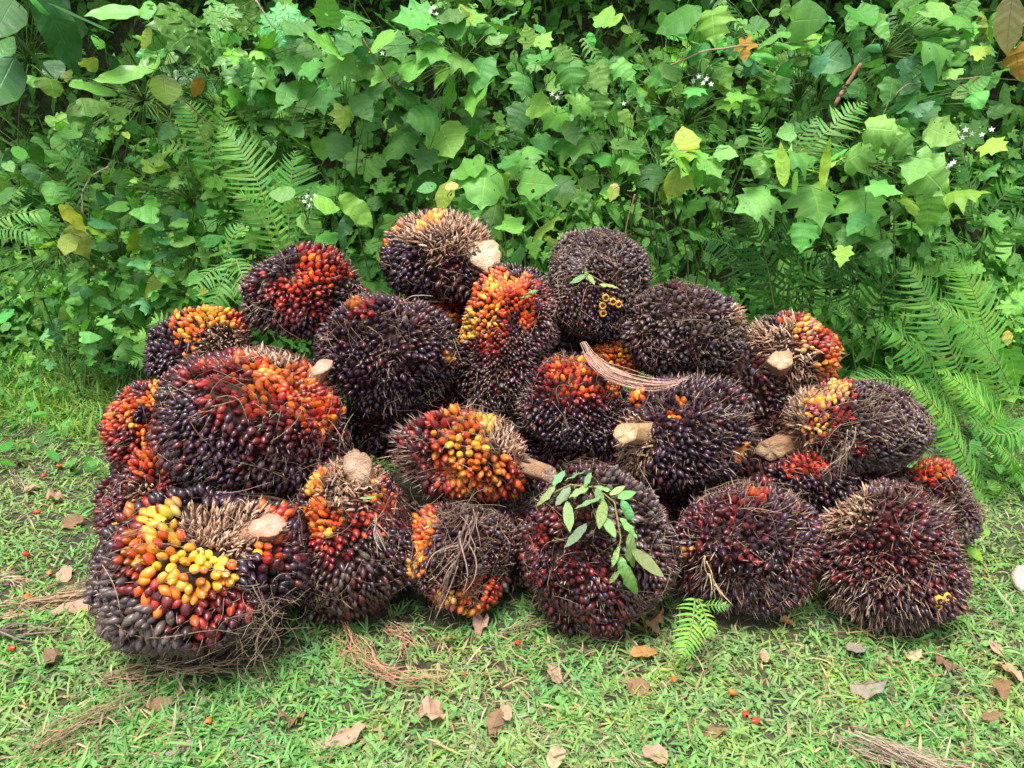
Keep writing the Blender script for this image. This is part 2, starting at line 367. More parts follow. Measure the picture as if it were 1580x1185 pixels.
# name, centre px, half extents px, depth y, tilt deg, thickness factor, fruit width m, base colour, patches, options
B = [
 dict(k='A', c=(320, 884), r=(170, 124), Y=1.50, tilt=12, fw=0.0211, base='black', dusty=(215, 950, 125),
      pat=[(215, 955, 110, 'grey'), (290, 895, 120, 'maroon'), (200, 960, 90, 'grey'), (300, 1000, 50, 'black'), (245, 860, 55, 'red'), (320, 925, 55, 'red'), (262, 890, 42, 'orred'), (310, 825, 92, 'orange'), (285, 830, 70, 'yellow'), (320, 785, 80, 'yellow'), (320, 872, 50, 'yellow'), (440, 900, 78, 'black'), (395, 960, 62, 'black'), (350, 930, 26, 'red'), (425, 850, 30, 'maroon'), (410, 842, 20, 'orange'), (352, 808, 64, 'husk'), (300, 870, 12, 'yellow'), (210, 845, 26, 'orange')],
      hole=(352, 802, 70, .30), stalk=dict(p=(412, 812), d=(.55, .45, .60), r=.032, l=.012, cut=(.0, .75, .62), col=(.62, .40, .29)), spine=200, fib=110, dep=1.0,
      label='huge bunch with a yellow ring of fruit round its hollow, lowest at the front left'),
 dict(k='B', c=(398, 645), r=(155, 118), Y=1.86, tilt=-8, fw=0.0189, base='maroon',
      pat=[(320, 680, 90, 'purple'), (300, 600, 50, 'black'), (430, 640, 90, 'maroon'), (400, 560, 75, 'orred'), (340, 590, 45, 'red'), (490, 595, 60, 'orred'), (440, 560, 45, 'orange'), (470, 570, 30, 'orange'), (425, 530, 42, 'husk'), (500, 540, 25, 'husk'), (430, 745, 60, 'brown')], spine=420, fib=130, dep=.9,
      stalk=dict(p=(497, 566), d=(.5, .65, .2), r=.022, l=.04, cut=(0, .6, .7), col=(.62, .42, .30)),
      label='large round bunch with an orange-red upper side, above the yellow-ringed one'),
 dict(k='C', c=(470, 450), r=(95, 72), Y=2.28, tilt=5, fw=0.0172, base='purple', pat=[(420, 490, 50, 'brown'), (470, 430, 62, 'red'), (475, 425, 28, 'orred'), (545, 410, 22, 'red'), (568, 435, 14, 'red'), (430, 400, 30, 'black'), (540, 460, 30, 'brown')], spine=200, fib=60,
      label='dark bunch with a bright red middle, highest on the left of the pile'),
 dict(k='D', c=(312, 543), r=(84, 62), Y=2.24, tilt=18, fw=0.0163, base='black', pat=[(340, 500, 50, 'yellow'), (385, 495, 26, 'orred'), (300, 505, 14, 'orange'), (350, 535, 38, 'husk')], spine=90, fib=40,
      label='blue-black bunch with a yellow strip along its top, behind the large orange and red one'),
 dict(k='E', c=(232, 662), r=(68, 84), Y=2.04, tilt=-35, fw=0.0163, base='purple', pat=[(215, 655, 60, 'orred'), (240, 665, 42, 'orange'), (262, 612, 28, 'yellow'), (190, 690, 28, 'red'), (222, 640, 12, 'purple'), (262, 690, 18, 'husk')], spine=160, fib=50,
      label='small bunch with an orange-red slope of fruit, at the left edge of the pile'),
 dict(k='F', c=(236, 785), r=(78, 92), Y=1.83, tilt=-10, fw=0.0163, base='maroon', pat=[(200, 850, 60, 'purple'), (235, 725, 30, 'orred'), (245, 755, 26, 'red'), (190, 790, 40, 'maroon'), (220, 760, 20, 'husk')], spine=240, fib=60,
      label='dark red bunch squeezed between the orange-red sloped one and the yellow-ringed one'),
 dict(k='G', c=(603, 548), r=(112, 90), Y=2.06, tilt=8, fw=0.0181, base='black', pat=[(600, 480, 90, 'purple'), (560, 480, 18, 'red'), (640, 500, 40, 'brown'), (700, 560, 16, 'maroon'), (690, 550, 6, 'yellow'), (545, 465, 12, 'orange'), (690, 600, 8, 'orange')], spine=520, fib=90,
      label='spiky purple-black bunch between the large orange and red one and the orange-edged one'),
 dict(k='H', c=(672, 396), r=(90, 74), Y=2.34, tilt=-10, fw=0.0189, base='black', pat=[(738, 372, 72, 'husk'), (705, 335, 42, 'husk'), (640, 335, 44, 'husk'), (612, 345, 14, 'pale'), (672, 334, 13, 'yellow'), (650, 350, 9, 'yellow'), (598, 372, 9, 'orange'), (730, 435, 50, 'brown'), (700, 410, 16, 'maroon'), (670, 450, 30, 'brown')],
      stalk=dict(p=(748, 393), d=(.45, -.05, .75), r=.047, l=.045, cut=(.35, .1, .95), col=(.84, .68, .48)), spine=70, fib=90,
      label='black bunch with tan husk and a pale cream cut stalk, topmost on the pile'),
 dict(k='X', c=(682, 482), r=(68, 42), Y=2.34, tilt=0, fw=0.0155, base='brown', pat=[(655, 470, 30, 'orred'), (690, 490, 16, 'orange'), (630, 460, 20, 'red'), (690, 462, 22, 'red')], spine=100, fib=50,
      label='half-hidden bunch showing red and orange fruit beneath the one with the cream stalk'),
 dict(k='I', c=(785, 525), r=(72, 122), Y=2.16, tilt=-16, fw=0.0138, base='brown', pat=[(800, 480, 40, 'maroon'), (815, 430, 34, 'red'), (755, 520, 26, 'red'), (800, 420, 22, 'orred'), (780, 440, 28, 'orange'), (765, 465, 30, 'orange'), (742, 490, 32, 'orange'), (722, 500, 24, 'yellow'), (800, 462, 20, 'orred'), (812, 492, 14, 'orred')], spine=420, fib=60,
      label='tall bunch with an orange upper-left edge over small brown fruit, centre of pile'),
 dict(k='J', c=(921, 437), r=(84, 92), Y=2.30, tilt=-6, fw=0.0138, base='grey', pat=[(905, 480, 60, 'brown'), (940, 500, 35, 'black')], spine=260, fib=230, fibcol='brown',
      label='grey-brown domed bunch with a green leaf scrap, highest right of centre'),
 dict(k='K', c=(1052, 508), r=(98, 76), Y=2.20, tilt=-12, fw=0.0155, base='grey', pat=[(1045, 442, 12, 'maroon'), (1000, 550, 34, 'brown'), (1120, 480, 35, 'grey'), (1135, 490, 16, 'husk')], spine=320, fib=170,
      label='greyish matted bunch leaning on the right of the tall domed one'),
 dict(k='Z', c=(948, 556), r=(40, 34), Y=2.22, tilt=0, fw=0.0138, base='orange', pat=[(925, 550, 30, 'orange')], spine=20, fib=20,
      label='small knot of orange fruit under the grey-brown domed bunch'),
 dict(k='L', c=(1214, 547), r=(80, 72), Y=2.22, tilt=20, fw=0.0163, base='brown', pat=[(1200, 500, 55, 'black'), (1270, 530, 55, 'orange'), (1262, 505, 42, 'orred'), (1275, 575, 30, 'orange'), (1205, 560, 66, 'husk'), (1180, 590, 52, 'husk'), (1225, 600, 40, 'husk'), (1240, 520, 22, 'pale'), (1150, 560, 25, 'husk')],
      stalk=dict(p=(1205, 555), d=(-.15, .2, .85), r=.031, l=.06, cut=(-.25, .35, .9), col=(.62, .47, .30)), spine=110, fib=60,
      label='small bunch with tan husk round an oval cut stalk, orange on its right'),
 dict(k='M', c=(882, 632), r=(94, 80), Y=2.02, tilt=-5, fw=0.0155, base='purple', pat=[(885, 590, 65, 'maroon'), (890, 580, 40, 'red'), (880, 568, 36, 'orred'), (905, 563, 20, 'orange'), (960, 580, 26, 'orange'), (880, 680, 50, 'black'), (815, 650, 26, 'brown')], spine=380, fib=100,
      label='bunch with an orange-red top and black underside, below the dangling strip of dry sheath'),
 dict(k='N', c=(1052, 668), r=(112, 90), Y=1.90, tilt=8, fw=0.0172, base='black', pat=[(1110, 620, 50, 'purple'), (1000, 630, 26, 'brown'), (985, 610, 14, 'orange'), (1050, 618, 8, 'orange'), (1040, 638, 9, 'orange'), (965, 715, 60, 'brown'), (975, 690, 40, 'husk'), (1145, 690, 8, 'orange'), (1138, 705, 8, 'orange')],
      stalk=dict(p=(966, 668), d=(-.75, .05, .5), r=.029, l=.055, cut=(-.55, .25, .8), col=(.76, .57, .34)), spine=420, fib=80, bigspine=(1110, 640, 60),
      label='purple-black bunch with long pale spines and round cream cut stalk on its left'),
 dict(k='O', c=(1314, 658), r=(108, 74), Y=1.98, tilt=-6, fw=0.0138, base='grey', pat=[(1230, 640, 60, 'husk'), (1272, 625, 32, 'pale'), (1290, 610, 26, 'pale'), (1300, 640, 20, 'red'), (1262, 665, 20, 'pale'), (1210, 690, 40, 'husk'), (1325, 690, 10, 'red')],
      stalk=dict(p=(1190, 694), d=(-.75, -.2, .45), r=.033, l=.09, cut=(-.5, -.15, .85), col=(.62, .44, .27)), spine=200, fib=300,
      label='wide greyish fibre-matted bunch with a pale yellow band, on the right of the middle row'),
 dict(k='P', c=(706, 706), r=(104, 76), Y=1.80, tilt=-10, fw=0.0189, base='maroon', pat=[(640, 680, 50, 'maroon'), (715, 640, 60, 'red'), (700, 740, 80, 'maroon'), (740, 770, 60, 'purple'), (740, 690, 75, 'orred'), (735, 695, 58, 'orange'), (735, 660, 30, 'orange'), (755, 640, 22, 'yellow'), (790, 735, 26, 'orred'), (720, 700, 34, 'yellow'), (750, 720, 26, 'orange'), (790, 670, 32, 'husk'), (805, 695, 24, 'husk')],
      stalk=dict(p=(848, 733), d=(.9, -.28, .25), r=.021, l=.11, cut=(.5, .1, .6), col=(.60, .44, .32)), spine=420, fib=130, bigspine=(625, 690, 50),
      label='bunch with a glowing orange face and a pointed stalk, at the centre of the pile'),
 dict(k='Q', c=(545, 822), r=(112, 118), Y=1.70, tilt=-10, fw=0.0163, base='brown', pat=[(560, 860, 80, 'purple'), (540, 880, 70, 'brown'), (600, 780, 40, 'maroon'), (500, 800, 55, 'red'), (480, 760, 34, 'yellow'), (490, 795, 30, 'orange'), (450, 770, 26, 'maroon'), (500, 810, 20, 'orange'), (545, 775, 42, 'orange'), (550, 792, 22, 'red'), (550, 735, 45, 'husk'), (590, 790, 20, 'red'), (520, 755, 26, 'husk'), (455, 735, 14, 'yellow')],
      stalk=dict(p=(552, 722), d=(-.05, .75, .4), r=.030, l=.06, cut=(.05, .15, .95), col=(.52, .36, .25)), spine=260, fib=180,
      label='bunch with a square upright stalk and a broken orange ring, right of the yellow-ringed one'),
 dict(k='R', c=(705, 860), r=(92, 84), Y=1.74, tilt=0, fw=0.0146, base='brown', pat=[(645, 825, 32, 'orange'), (650, 800, 20, 'orange'), (715, 915, 36, 'orange'), (740, 905, 22, 'orred'), (690, 925, 20, 'pale'), (700, 860, 50, 'brown'), (630, 870, 20, 'yellow')], spine=260, fib=260,
      label='brown fibrous bunch with orange fruit low down and strips of dry stalk across it'),
 dict(k='S', c=(916, 842), r=(120, 122), Y=1.66, tilt=0, fw=0.0163, base='brown', pat=[(850, 830, 60, 'maroon'), (900, 940, 70, 'maroon'), (960, 760, 60, 'grey'), (990, 840, 40, 'brown'), (840, 825, 12, 'red'), (980, 790, 60, 'grey')], spine=420, fib=160,
      label='dark brown bunch with a wilted green fern sprig lying over it'),
 dict(k='T', c=(1152, 850), r=(114, 100), Y=1.74, tilt=0, fw=0.0181, base='maroon', pat=[(1150, 930, 70, 'purple'), (1170, 755, 18, 'orred'), (1160, 750, 10, 'orange'), (1063, 848, 8, 'yellow'), (1108, 845, 7, 'yellow'), (1262, 855, 8, 'red'), (1200, 820, 50, 'purple'), (1100, 810, 40, 'maroon')], spine=460, fib=120, bigspine=(1080, 890, 60),
      label='glossy dark red bunch standing on the grass, third from the right in the bottom row'),
 dict(k='U', c=(1374, 854), r=(108, 104), Y=1.72, tilt=-18, fw=0.0155, base='maroon', pat=[(1400, 930, 80, 'purple'), (1335, 768, 60, 'husk'), (1298, 795, 38, 'husk'), (1370, 775, 30, 'brown'), (1430, 800, 25, 'brown'), (1400, 850, 70, 'maroon')], spine=760, fib=120, bigspine=(1390, 880, 110),
      label='bristling dark red bunch with a straw-coloured top, at the right front of the pile'),
 dict(k='V', c=(1432, 785), r=(72, 74), Y=1.92, tilt=-20, fw=0.0146, base='grey', pat=[(1440, 722, 26, 'orred'), (1410, 715, 16, 'orange'), (1455, 790, 50, 'brown')], spine=300, fib=120,
      label='dull grey bunch with a little orange on top, farthest right in the pile'),
 dict(k='W', c=(1250, 738), r=(66, 48), Y=1.90, tilt=0, fw=0.0155, base='purple', pat=[(1240, 715, 34, 'red'), (1265, 710, 14, 'orred'), (1240, 765, 30, 'black')], spine=160, fib=60,
      label='small red-topped bunch tucked beneath the wide fibre-matted one'),
 dict(k='c', c=(797, 830), r=(44, 72), Y=1.86, tilt=0, fw=.0172, base='brown', pat=[], spine=90, fib=60, label='added brown filler bunch between the brown fibrous one and the fern-draped one'),  # from here down: filler bunches added so the gaps in the pile stay dark
 dict(k='8', c=(712, 622), r=(76, 52), Y=2.2, tilt=0, fw=0.0172, base='brown', pat=[], spine=60, fib=40, label='added brown filler bunch wedged above the glowing orange one'),
 dict(k='9', c=(800, 690), r=(60, 66), Y=2.06, tilt=0, fw=0.0172, base='brown', pat=[], spine=60, fib=40, label='added brown filler bunch just right of the glowing orange one'),
 dict(k='0', c=(882, 548), r=(52, 44), Y=2.36, tilt=0, fw=0.0172, base='brown', pat=[], spine=60, fib=40, label='added brown filler bunch under the left side of the grey-brown dome'),
 dict(k='a', c=(1150, 748), r=(72, 52), Y=1.98, tilt=0, fw=0.0172, base='brown', pat=[], spine=60, fib=40, label='added brown filler bunch above and between two glossy dark red ones'),
 dict(k='b', c=(1332, 748), r=(66, 48), Y=1.98, tilt=0, fw=0.0172, base='brown', pat=[], spine=60, fib=40, label='added brown filler bunch between the wide matted one and the bristling one'),
 dict(k='5', c=(848, 600), r=(64, 60), Y=2.24, tilt=0, fw=0.0172, base='brown', pat=[], spine=60, fib=30, label='added brown filler bunch behind the tall orange-edged one and the orange-red topped one'),
 dict(k='6', c=(1175, 660), r=(60, 60), Y=2.12, tilt=0, fw=0.0172, base='brown', pat=[], spine=60, fib=30, label='added brown filler bunch behind the pale oblique stalk of the fibre-matted one'),
 dict(k='7', c=(905, 735), r=(80, 50), Y=1.96, tilt=0, fw=0.0172, base='brown', pat=[], spine=60, fib=60, label='added brown filler bunch right behind the pointed stalk in the centre'),
 dict(k='1', c=(590, 650), r=(70, 60), Y=2.10, tilt=0, fw=0.0172, base='brown', pat=[], spine=60, fib=30, label='added brown filler bunch deep in the gap left of the glowing orange one'),
 dict(k='2', c=(1010, 770), r=(80, 60), Y=1.98, tilt=0, fw=0.0172, base='brown', pat=[], spine=60, fib=60, label='added brown filler bunch in the gap above the bunch with the fern sprig'),
 dict(k='3', c=(440, 770), r=(70, 60), Y=1.92, tilt=0, fw=0.0172, base='brown', pat=[], spine=60, fib=30, label='added brown filler bunch behind the square upright stalk'),
 dict(k='4', c=(1140, 600), r=(80, 60), Y=2.16, tilt=0, fw=0.0172, base='brown', pat=[], spine=60, fib=30, label='added brown filler bunch between the matted grey one and the oval cut stalk'),
]
TOCAM = -FW
def cdir(v): return RT*v[0] + UP*v[1] + TOCAM*v[2]
for b in B:
    C = at(*b['c'], b['Y']); zc = (C-CP) @ FW
    a = math.radians(b['tilt']); ex = RT*math.cos(a)+UP*math.sin(a); ey = -RT*math.sin(a)+UP*math.cos(a)
    pad = 0.50*b['fw']
    rx, ry = b['r'][0]*zc/FPX, b['r'][1]*zc/FPX; rz = b.get('dep', .95)*math.sqrt(rx*ry)
    b['C'] = C; b['A'] = np.stack([ex, ey, TOCAM], 1); b['R'] = np.array([rx, ry, rz])-pad
    ext = np.sqrt(((b['A'][2]*b['R'])**2).sum())      # vertical half height
    if C[2]-ext < -0.01 or b['k'] in 'AQRSTUF':        # rest it on the grass
        for _ in range(6):
            b['Y'] *= (CAMH-ext-0.012)/(CAMH-b['C'][2]); b['C'] = at(*b['c'], b['Y'])
            zc = (b['C']-CP) @ FW; rx, ry = b['r'][0]*zc/FPX, b['r'][1]*zc/FPX; rz = b.get('dep', .95)*math.sqrt(rx*ry)
            b['R'] = np.array([rx, ry, rz])-pad; ext = np.sqrt(((b['A'][2]*b['R'])**2).sum())
def hit(b, px, py, grow=0.0):
    """point where the ray through a pixel meets a bunch, and the normal there"""
    R = b['R']+grow; d = ray(px, py); o = b['A'].T @ (CP-b['C'])/R; e = b['A'].T @ d/R
    aa, bb, cc = e@e, 2*o@e, o@o-1; D = bb*bb-4*aa*cc
    if D < 0: t = -bb/(2*aa)
    else: t = (-bb-math.sqrt(D))/(2*aa)
    P = CP+d*t; q = b['A'].T @ (P-b['C'])/R; return P, unit(b['A'] @ (q/R))
BK = {b['k']: b for b in B}
def visible(P, me):
    ok = np.ones(len(P), bool)
    for b in B:
        if b is me: continue
        o = (CP-b['C']) @ b['A']/b['R']; e = (P-CP) @ b['A']/b['R']
        aa = (e*e).sum(1); bb = 2*(e@o); cc = o@o-1; D = bb*bb-4*aa*cc
        t = (-bb-np.sqrt(np.maximum(D, 0)))/(2*aa); ok &= ~((D > 0) & (t > 0) & (t < 0.98))
    return ok
def inside_other(P, me, s=0.90):
    r = np.zeros(len(P), bool)
    for b in B:
        if b is me: continue
        q = (P-b['C']) @ b['A']/(b['R']*s); r |= (q*q).sum(1) < 1
    return r
def sphere_dirs(n, r):
    i = np.arange(n)+0.5; ph = i*math.pi*(3-math.sqrt(5)); z = 1-2*i/n
    d = np.stack([np.sqrt(1-z*z)*np.cos(ph), np.sqrt(1-z*z)*np.sin(ph), z], 1)
    q, _ = np.linalg.qr(r.normal(size=(3, 3))); return d @ q
def make_bunch(b, idx):
    r = np.random.default_rng(100+idx); C, A, R = b['C'], b['A'], b['R']; fw = b['fw']
    ph = r.uniform(0, 6, 6); fn = unit(r.normal(size=(7, 3))); fo = r.uniform(.76, .92, 7); dn = unit(r.normal(size=(4, 3))); egg = unit(r.normal(size=3))
    hole = hit(b, b['hole'][0], b['hole'][1])[1] if 'hole' in b else None
    sd = unit(cdir(b['stalk']['d'])) if 'stalk' in b else unit(np.array([r.normal()*.4, 1, .2]))
    def surf(D, off=0.0):
        """direction on unit sphere -> point, normal"""
        lump = 1 + 0.050*np.sin(3.1*D[:, 0]+ph[0])*np.cos(2.7*D[:, 1]+ph[1]) + 0.036*np.sin(6*D[:, 1]+ph[2]+3*D[:, 2]) + 0.018*np.sin(11*D[:, 0]+ph[3]+8*D[:, 2])
        if hole is not None:
            hd = unit((A.T @ hole)*1.0); ang = np.arccos(np.clip(D @ hd, -1, 1)); lump = lump - b['hole'][3]*smooth(0.62, 0.1, ang) + 0.05*np.exp(-((ang-0.8)/0.22)**2)
        lump = lump + .07*(D @ egg) - (.13*np.exp(-(np.arccos(np.clip(D @ dn.T, -1, 1))/.38)**2)).sum(1)
        lump = lump*np.minimum(1.0, (fo/np.maximum(D @ fn.T, .05)).min(1))**.85
        P = C + (D*(R+off)*lump[:, None]) @ A.T; n = unit((D/R) @ A.T)
        if hole is not None:
            n = unit(n - 0.5*hole*np.exp(-((ang-0.55)/0.25)**2)[:, None] + 0.5*hole*smooth(0.4, 0.0, ang)[:, None]) 
        return P, n
    def kinds(P, n):
        px, py, _ = proj(P); f = (n*unit(CP-P)).sum(1); k = np.full(len(P), b['base'], dtype=object)
        jx = 10*r.normal(size=len(P)); jy = 7*r.normal(size=len(P))
        for (x, y, rad, ty) in b['pat']:
            s_ = 0.55 if rad > 30 else 0.15
            d = np.hypot(px+jx*s_-x, py+jy*s_-y)/rad
            wob = 0.12*np.sin(px*0.09+y)+0.12*np.cos(py*0.08+x)
            dw = d+(wob if rad > 20 else 0); k[(dw < 1) & (f > -0.05)] = ty
            if ty in DOWN and rad > 15:
                rim = (dw >= 1) & (dw < 1.45) & (f > -.05) & (r.random(len(P)) < (1.5-dw)*1.5) & np.isin(k, ['black', 'purple', 'maroon', 'brown', 'grey'])
                k[rim] = DOWN[ty]
                inner = (dw > .72) & (dw < 1) & (f > -.05) & (r.random(len(P)) < .35); k[inner] = DOWN[ty]
        return k
    base = thing('palm_fruit_bunch', b['label'], 'fruit bunch', (C[0], C[1], max(C[2]-R.max(), 0)), 'harvested palm fruit bunches in the pile')
    # core: lumpy fibrous heart
    D = sphere_dirs(3, r); core = Buf(); nu, nv = 36, 20
    th = np.linspace(0, math.pi, nv); phi = np.arange(nu)*2*math.pi/nu
    TH, PH = np.meshgrid(th, phi, indexing='ij'); D = np.stack([np.sin(TH)*np.cos(PH), np.sin(TH)*np.sin(PH), np.cos(TH)], -1).reshape(-1, 3)
    P, n = surf(D); P = C + (P-C)*(1-0.55*fw/R.mean())
    i = (np.arange(nv-1)[:, None]*nu); j = np.arange(nu)[None]; F = np.stack([i+j, i+nu+j, i+nu+(j+1) % nu, i+(j+1) % nu], -1).reshape(-1, 4)
    core.add(P, F, (0.035, 0.02, 0.014)); part('core', core, M_FIBRE, base)
    # fruit
    Rm = R.mean(); area = 4*math.pi*((((R[0]*R[1])**1.6+(R[0]*R[2])**1.6+(R[1]*R[2])**1.6)/3)**(1/1.6))
    nf = int(area/(fw*fw*(0.72 if b['k'] == 'A' else 0.86))); D = sphere_dirs(nf, r); D = unit(D + r.normal(0, 0.16*fw/Rm, D.shape))
    P, n = surf(D); K = kinds(P, n); facing = (n*unit(CP-P)).sum(1)
    keep = ~inside_other(P, b) & ((facing > -0.45) | (r.random(nf) < 0.6))
    husk = (K == 'husk')
    gc = unit(r.normal(size=(int(nf/9), 3))); gd = (D @ gc.T).max(1); keep &= ~((gd > np.cos(0.42*fw/Rm)) & (r.random(nf) < .8) & ~np.isin(K, ['yellow', 'orange', 'orred']))
    fr = keep & ~husk; Pf, nf_, Kf, fac = P[fr], n[fr], K[fr], facing[fr]; m = len(Pf)
    size = fw*r.uniform(0.80, 1.15, m); ln = size*r.uniform(1.08, 1.45, m)
    thin = np.isin(Kf, ['grey', 'brown']); size[thin] *= 0.88; ln[thin] *= 1.0
    ax = unit(nf_ + r.normal(0, 0.20, (m, 3)) - 0.22*sd)
    c2 = unit(r.normal(size=(max(int(nf/16), 8), 3))); cell = (D[fr] @ c2.T).argmax(1); tilt2 = r.normal(0, .30, (len(c2), 3)); off2 = r.normal(0, .34, len(c2)); lite = np.clip(r.normal(1, .16, len(c2)), .6, 1.5)
    ax = unit(ax + tilt2[cell]); Pf = Pf + nf_*off2[cell][:, None]*fw
    Pf = Pf + nf_*r.normal(0, 0.16, (m, 1))*fw + nf_*0.12*fw
    side = unit(np.cross(ax, r.normal(size=(m, 3)))); M = np.stack([side, np.cross(ax, side), ax], -1)
    col = np.zeros((m, 4))
    for ty in set(Kf):
        k = Kf == ty; cs = TYPES[ty]; wts = np.array([c[1] for c in cs], float); pick = r.choice(len(cs), k.sum(), p=wts/wts.sum())
        cc = np.array([c[0] for c in cs])[pick]*np.clip(r.normal(1, .20, (k.sum(), 1)), .55, 1.6)*(1+r.normal(0, .08, (k.sum(), 3)))
        col[k, :3] = np.clip(cc, 0.003, 0.85); col[k, 3] = TIPA[ty]*r.uniform(.3, 1.25, k.sum())
    col[:, :3] *= lite[cell][:, None]
    if 'dusty' in b:
        px, py, _ = proj(Pf); dd = smooth(1.0, 0.5, np.hypot(px-b['dusty'][0], py-b['dusty'][1])/b['dusty'][2])[:, None]*r.uniform(.2, 1, (m, 1))*np.isin(Kf, ['grey', 'black', 'maroon'])[:, None]
        col[:, :3] = col[:, :3]*(1-dd)+np.array([.11, .078, .074])*dd
    col = np.clip(col, 0, 1)
    score = size*ln*np.clip(fac, 0, 1)*visible(Pf, b); top = np.argsort(-score)[:100]; top = top[score[top] > 0]
    rest = np.ones(m, bool); rest[top] = False
    sc = np.stack([size, size, ln], 1)
    fb = Buf(); fb.inst(T_FRUIT, (M*sc[:, None, :])[rest], Pf[rest], col[rest]); part('fruit_mass', fb, M_FRUITS, base, True)
    org = Vector(base.location)
    for q in top:
        o = bpy.data.objects.new('fruit', FM[q % 4]); COL.objects.link(o); o.parent = base
        mm = Matrix(np.vstack([np.hstack([M[q]*sc[q][None, :], (Pf[q]-np.array(org))[:, None]]), [0, 0, 0, 1]]).tolist())
        o.matrix_basis = mm; o.color = [float(v) for v in col[q]]
    # husk bracts where fruit is missing
    if husk.any() or True:
        nb = int(area/(0.0100**2)); D = sphere_dirs(nb, r); D = unit(D + r.normal(0, .015, D.shape)); P, n = surf(D, -0.25*fw); K = kinds(P, n)
        sel = (K == 'husk') & ~inside_other(P, b); P, n = P[sel], n[sel]; q = len(P)
        if q:
            hb = Buf(); ax = unit(n*0.75 + r.normal(0, .25, (q, 3)) - 0.45*sd*(-1 if b['k'] in 'A' else 1)); side = unit(np.cross(ax, r.normal(size=(q, 3)))); M2 = np.stack([side, np.cross(ax, side), ax], -1)
            l = r.uniform(.020, .036, q); wd = r.uniform(.006, .011, q); M2 = M2*np.stack([wd, wd, l], 1)[:, None, :]
            pal = np.array([(.50, .30, .19), (.62, .42, .28), (.34, .20, .12), (.16, .08, .05), (.70, .49, .37)]); hc = pal[r.choice(5, q, p=[.3, .24, .22, .12, .12])]*r.uniform(.7, 1.2, (q, 1))
            hb.inst(T_BRACT, M2, P, hc); part('husk_cover', hb, M_FIBRE, base, True)
    # spines
    ns = int(b['spine']*(2.9 if 'bigspine' in b else 2.1)); D = unit(r.normal(size=(ns, 3))); P, n = surf(D, -0.3*fw); K = kinds(P, n)
    fac = (n*unit(CP-P)).sum(1); keep = ~inside_other(P, b, 1.0) & (fac > -0.5) & (K != 'husk') & ~((K == 'yellow') & (r.random(ns) < .8)) & ~(np.isin(K, ['orange', 'orred']) & (r.random(ns) < .6))
    P, n = P[keep], n[keep]; q = len(P); px, py, _ = proj(P)
    l = fw*r.uniform(1.0, 2.1, q); 
    if 'bigspine' in b:
        g = np.hypot(px-b['bigspine'][0], py-b['bigspine'][1]) < b['bigspine'][2]; l[g] *= r.uniform(1.0, 1.7, g.sum())
    ax = unit(n + r.normal(0, .27, (q, 3)) - 0.30*sd); side = unit(np.cross(ax, r.normal(size=(q, 3)))); M3 = np.stack([side, np.cross(ax, side), ax], -1)
    wd = r.uniform(.0020, .0048, q); M3 = M3*np.stack([wd*1.2, wd*.7, l], 1)[:, None, :]
    pal = np.array([(.46, .33, .23), (.28, .17, .12), (.10, .055, .04), (.60, .47, .36), (.38, .26, .22)]); spc = pal[r.choice(5, q, p=[.25, .25, .22, .12, .16])]*r.uniform(.7, 1.2, (q, 1))
    sb = Buf(); sb.inst(T_SPINE, M3, P, spc); part('spine_cover', sb, M_FIBRE, base, True)
    # loose fibres lying over the surface
    fibn = int(b['fib']*1.5); fbuf = Buf(); D = unit(r.normal(size=(fibn*2, 3))); P, n = surf(D, .35*fw)
    keep = ((n*unit(CP-P)).sum(1) > -.3) & ~inside_other(P, b, 1.0); D = D[keep][:fibn]
    for d0 in D:
        dirv = unit(np.cross(d0, r.normal(size=3))); L = r.uniform(.15, .75); w0 = r.normal(0, .5)
        t = np.linspace(0, 1, 7)[:, None]; dd = unit(d0 + dirv*(t-.5)*L + np.cross(d0, dirv)*np.sin(t*3+w0)*.12*r.normal())
        pp, nn = surf(dd, .30*fw); pp = pp + nn*(r.uniform(-.1, .7)*fw*np.ones((7, 1)) + (r.random() < .2)*t**2*r.uniform(0, 2.0)*fw)
        g = r.uniform(.6, 1.25); cc = [(.30, .21, .14), (.18, .11, .075), (.42, .31, .21), (.10, .06, .045)][r.integers(4)]
        tube(fbuf, pp, r.uniform(.0006, .0014), .0005, tuple(np.array(cc)*g), 3)
    part('fibre_tangle', fbuf, M_FIBRE, base, True)
    # stalk
    if 'stalk' in b:
        s_ = b['stalk']; d = unit(cdir(s_['d'])); tip = hit(b, *s_['p'])[0]
        # the end of the stalk projects to the given pixel
        H, nn = hit(b, *s_['p']); depth = (H-CP) @ FW - (s_['l']*max(d @ TOCAM, .15)); tip = CP + ray(*s_['p'])*depth
        rootp = tip - d*(s_['l']+.09); cutn = unit(cdir(s_['cut'])); sg = 30; ths = np.arange(sg)*2*math.pi/sg
        a1 = unit(np.cross(d, [0.1, .2, 1.0])); a2 = np.cross(d, a1); rings = []
        rad = s_['r']*(1+0.11*np.sin(ths*2+1)+.06*np.sin(ths*5)+.05*np.sin(ths*3+2)+r.normal(0, .035, 30)); RG = 6
        for q in range(RG):
            t = q/(RG-1); flare = 1.0+0.85*(1-t)**2; ring = rootp + d*t*(s_['l']+.09) + (rad*flare)[:, None]*(np.cos(ths)[:, None]*a1+np.sin(ths)[:, None]*a2)
            if q == RG-1:
                den = d @ cutn; ring = ring - d*(((ring-tip) @ cutn)/(den if abs(den) > .35 else .35))[:, None]
            if 0 < q < RG-1: ring = ring + d*0.002*np.sin(ths*7)[:, None]
            rings.append(ring)
        V = np.concatenate(rings); i = np.arange(RG-1)[:, None]*sg; j = np.arange(sg)[None]
        F = np.stack([i+j, i+(j+1) % sg, i+sg+(j+1) % sg, i+sg+j], -1).reshape(-1, 4); st = Buf()
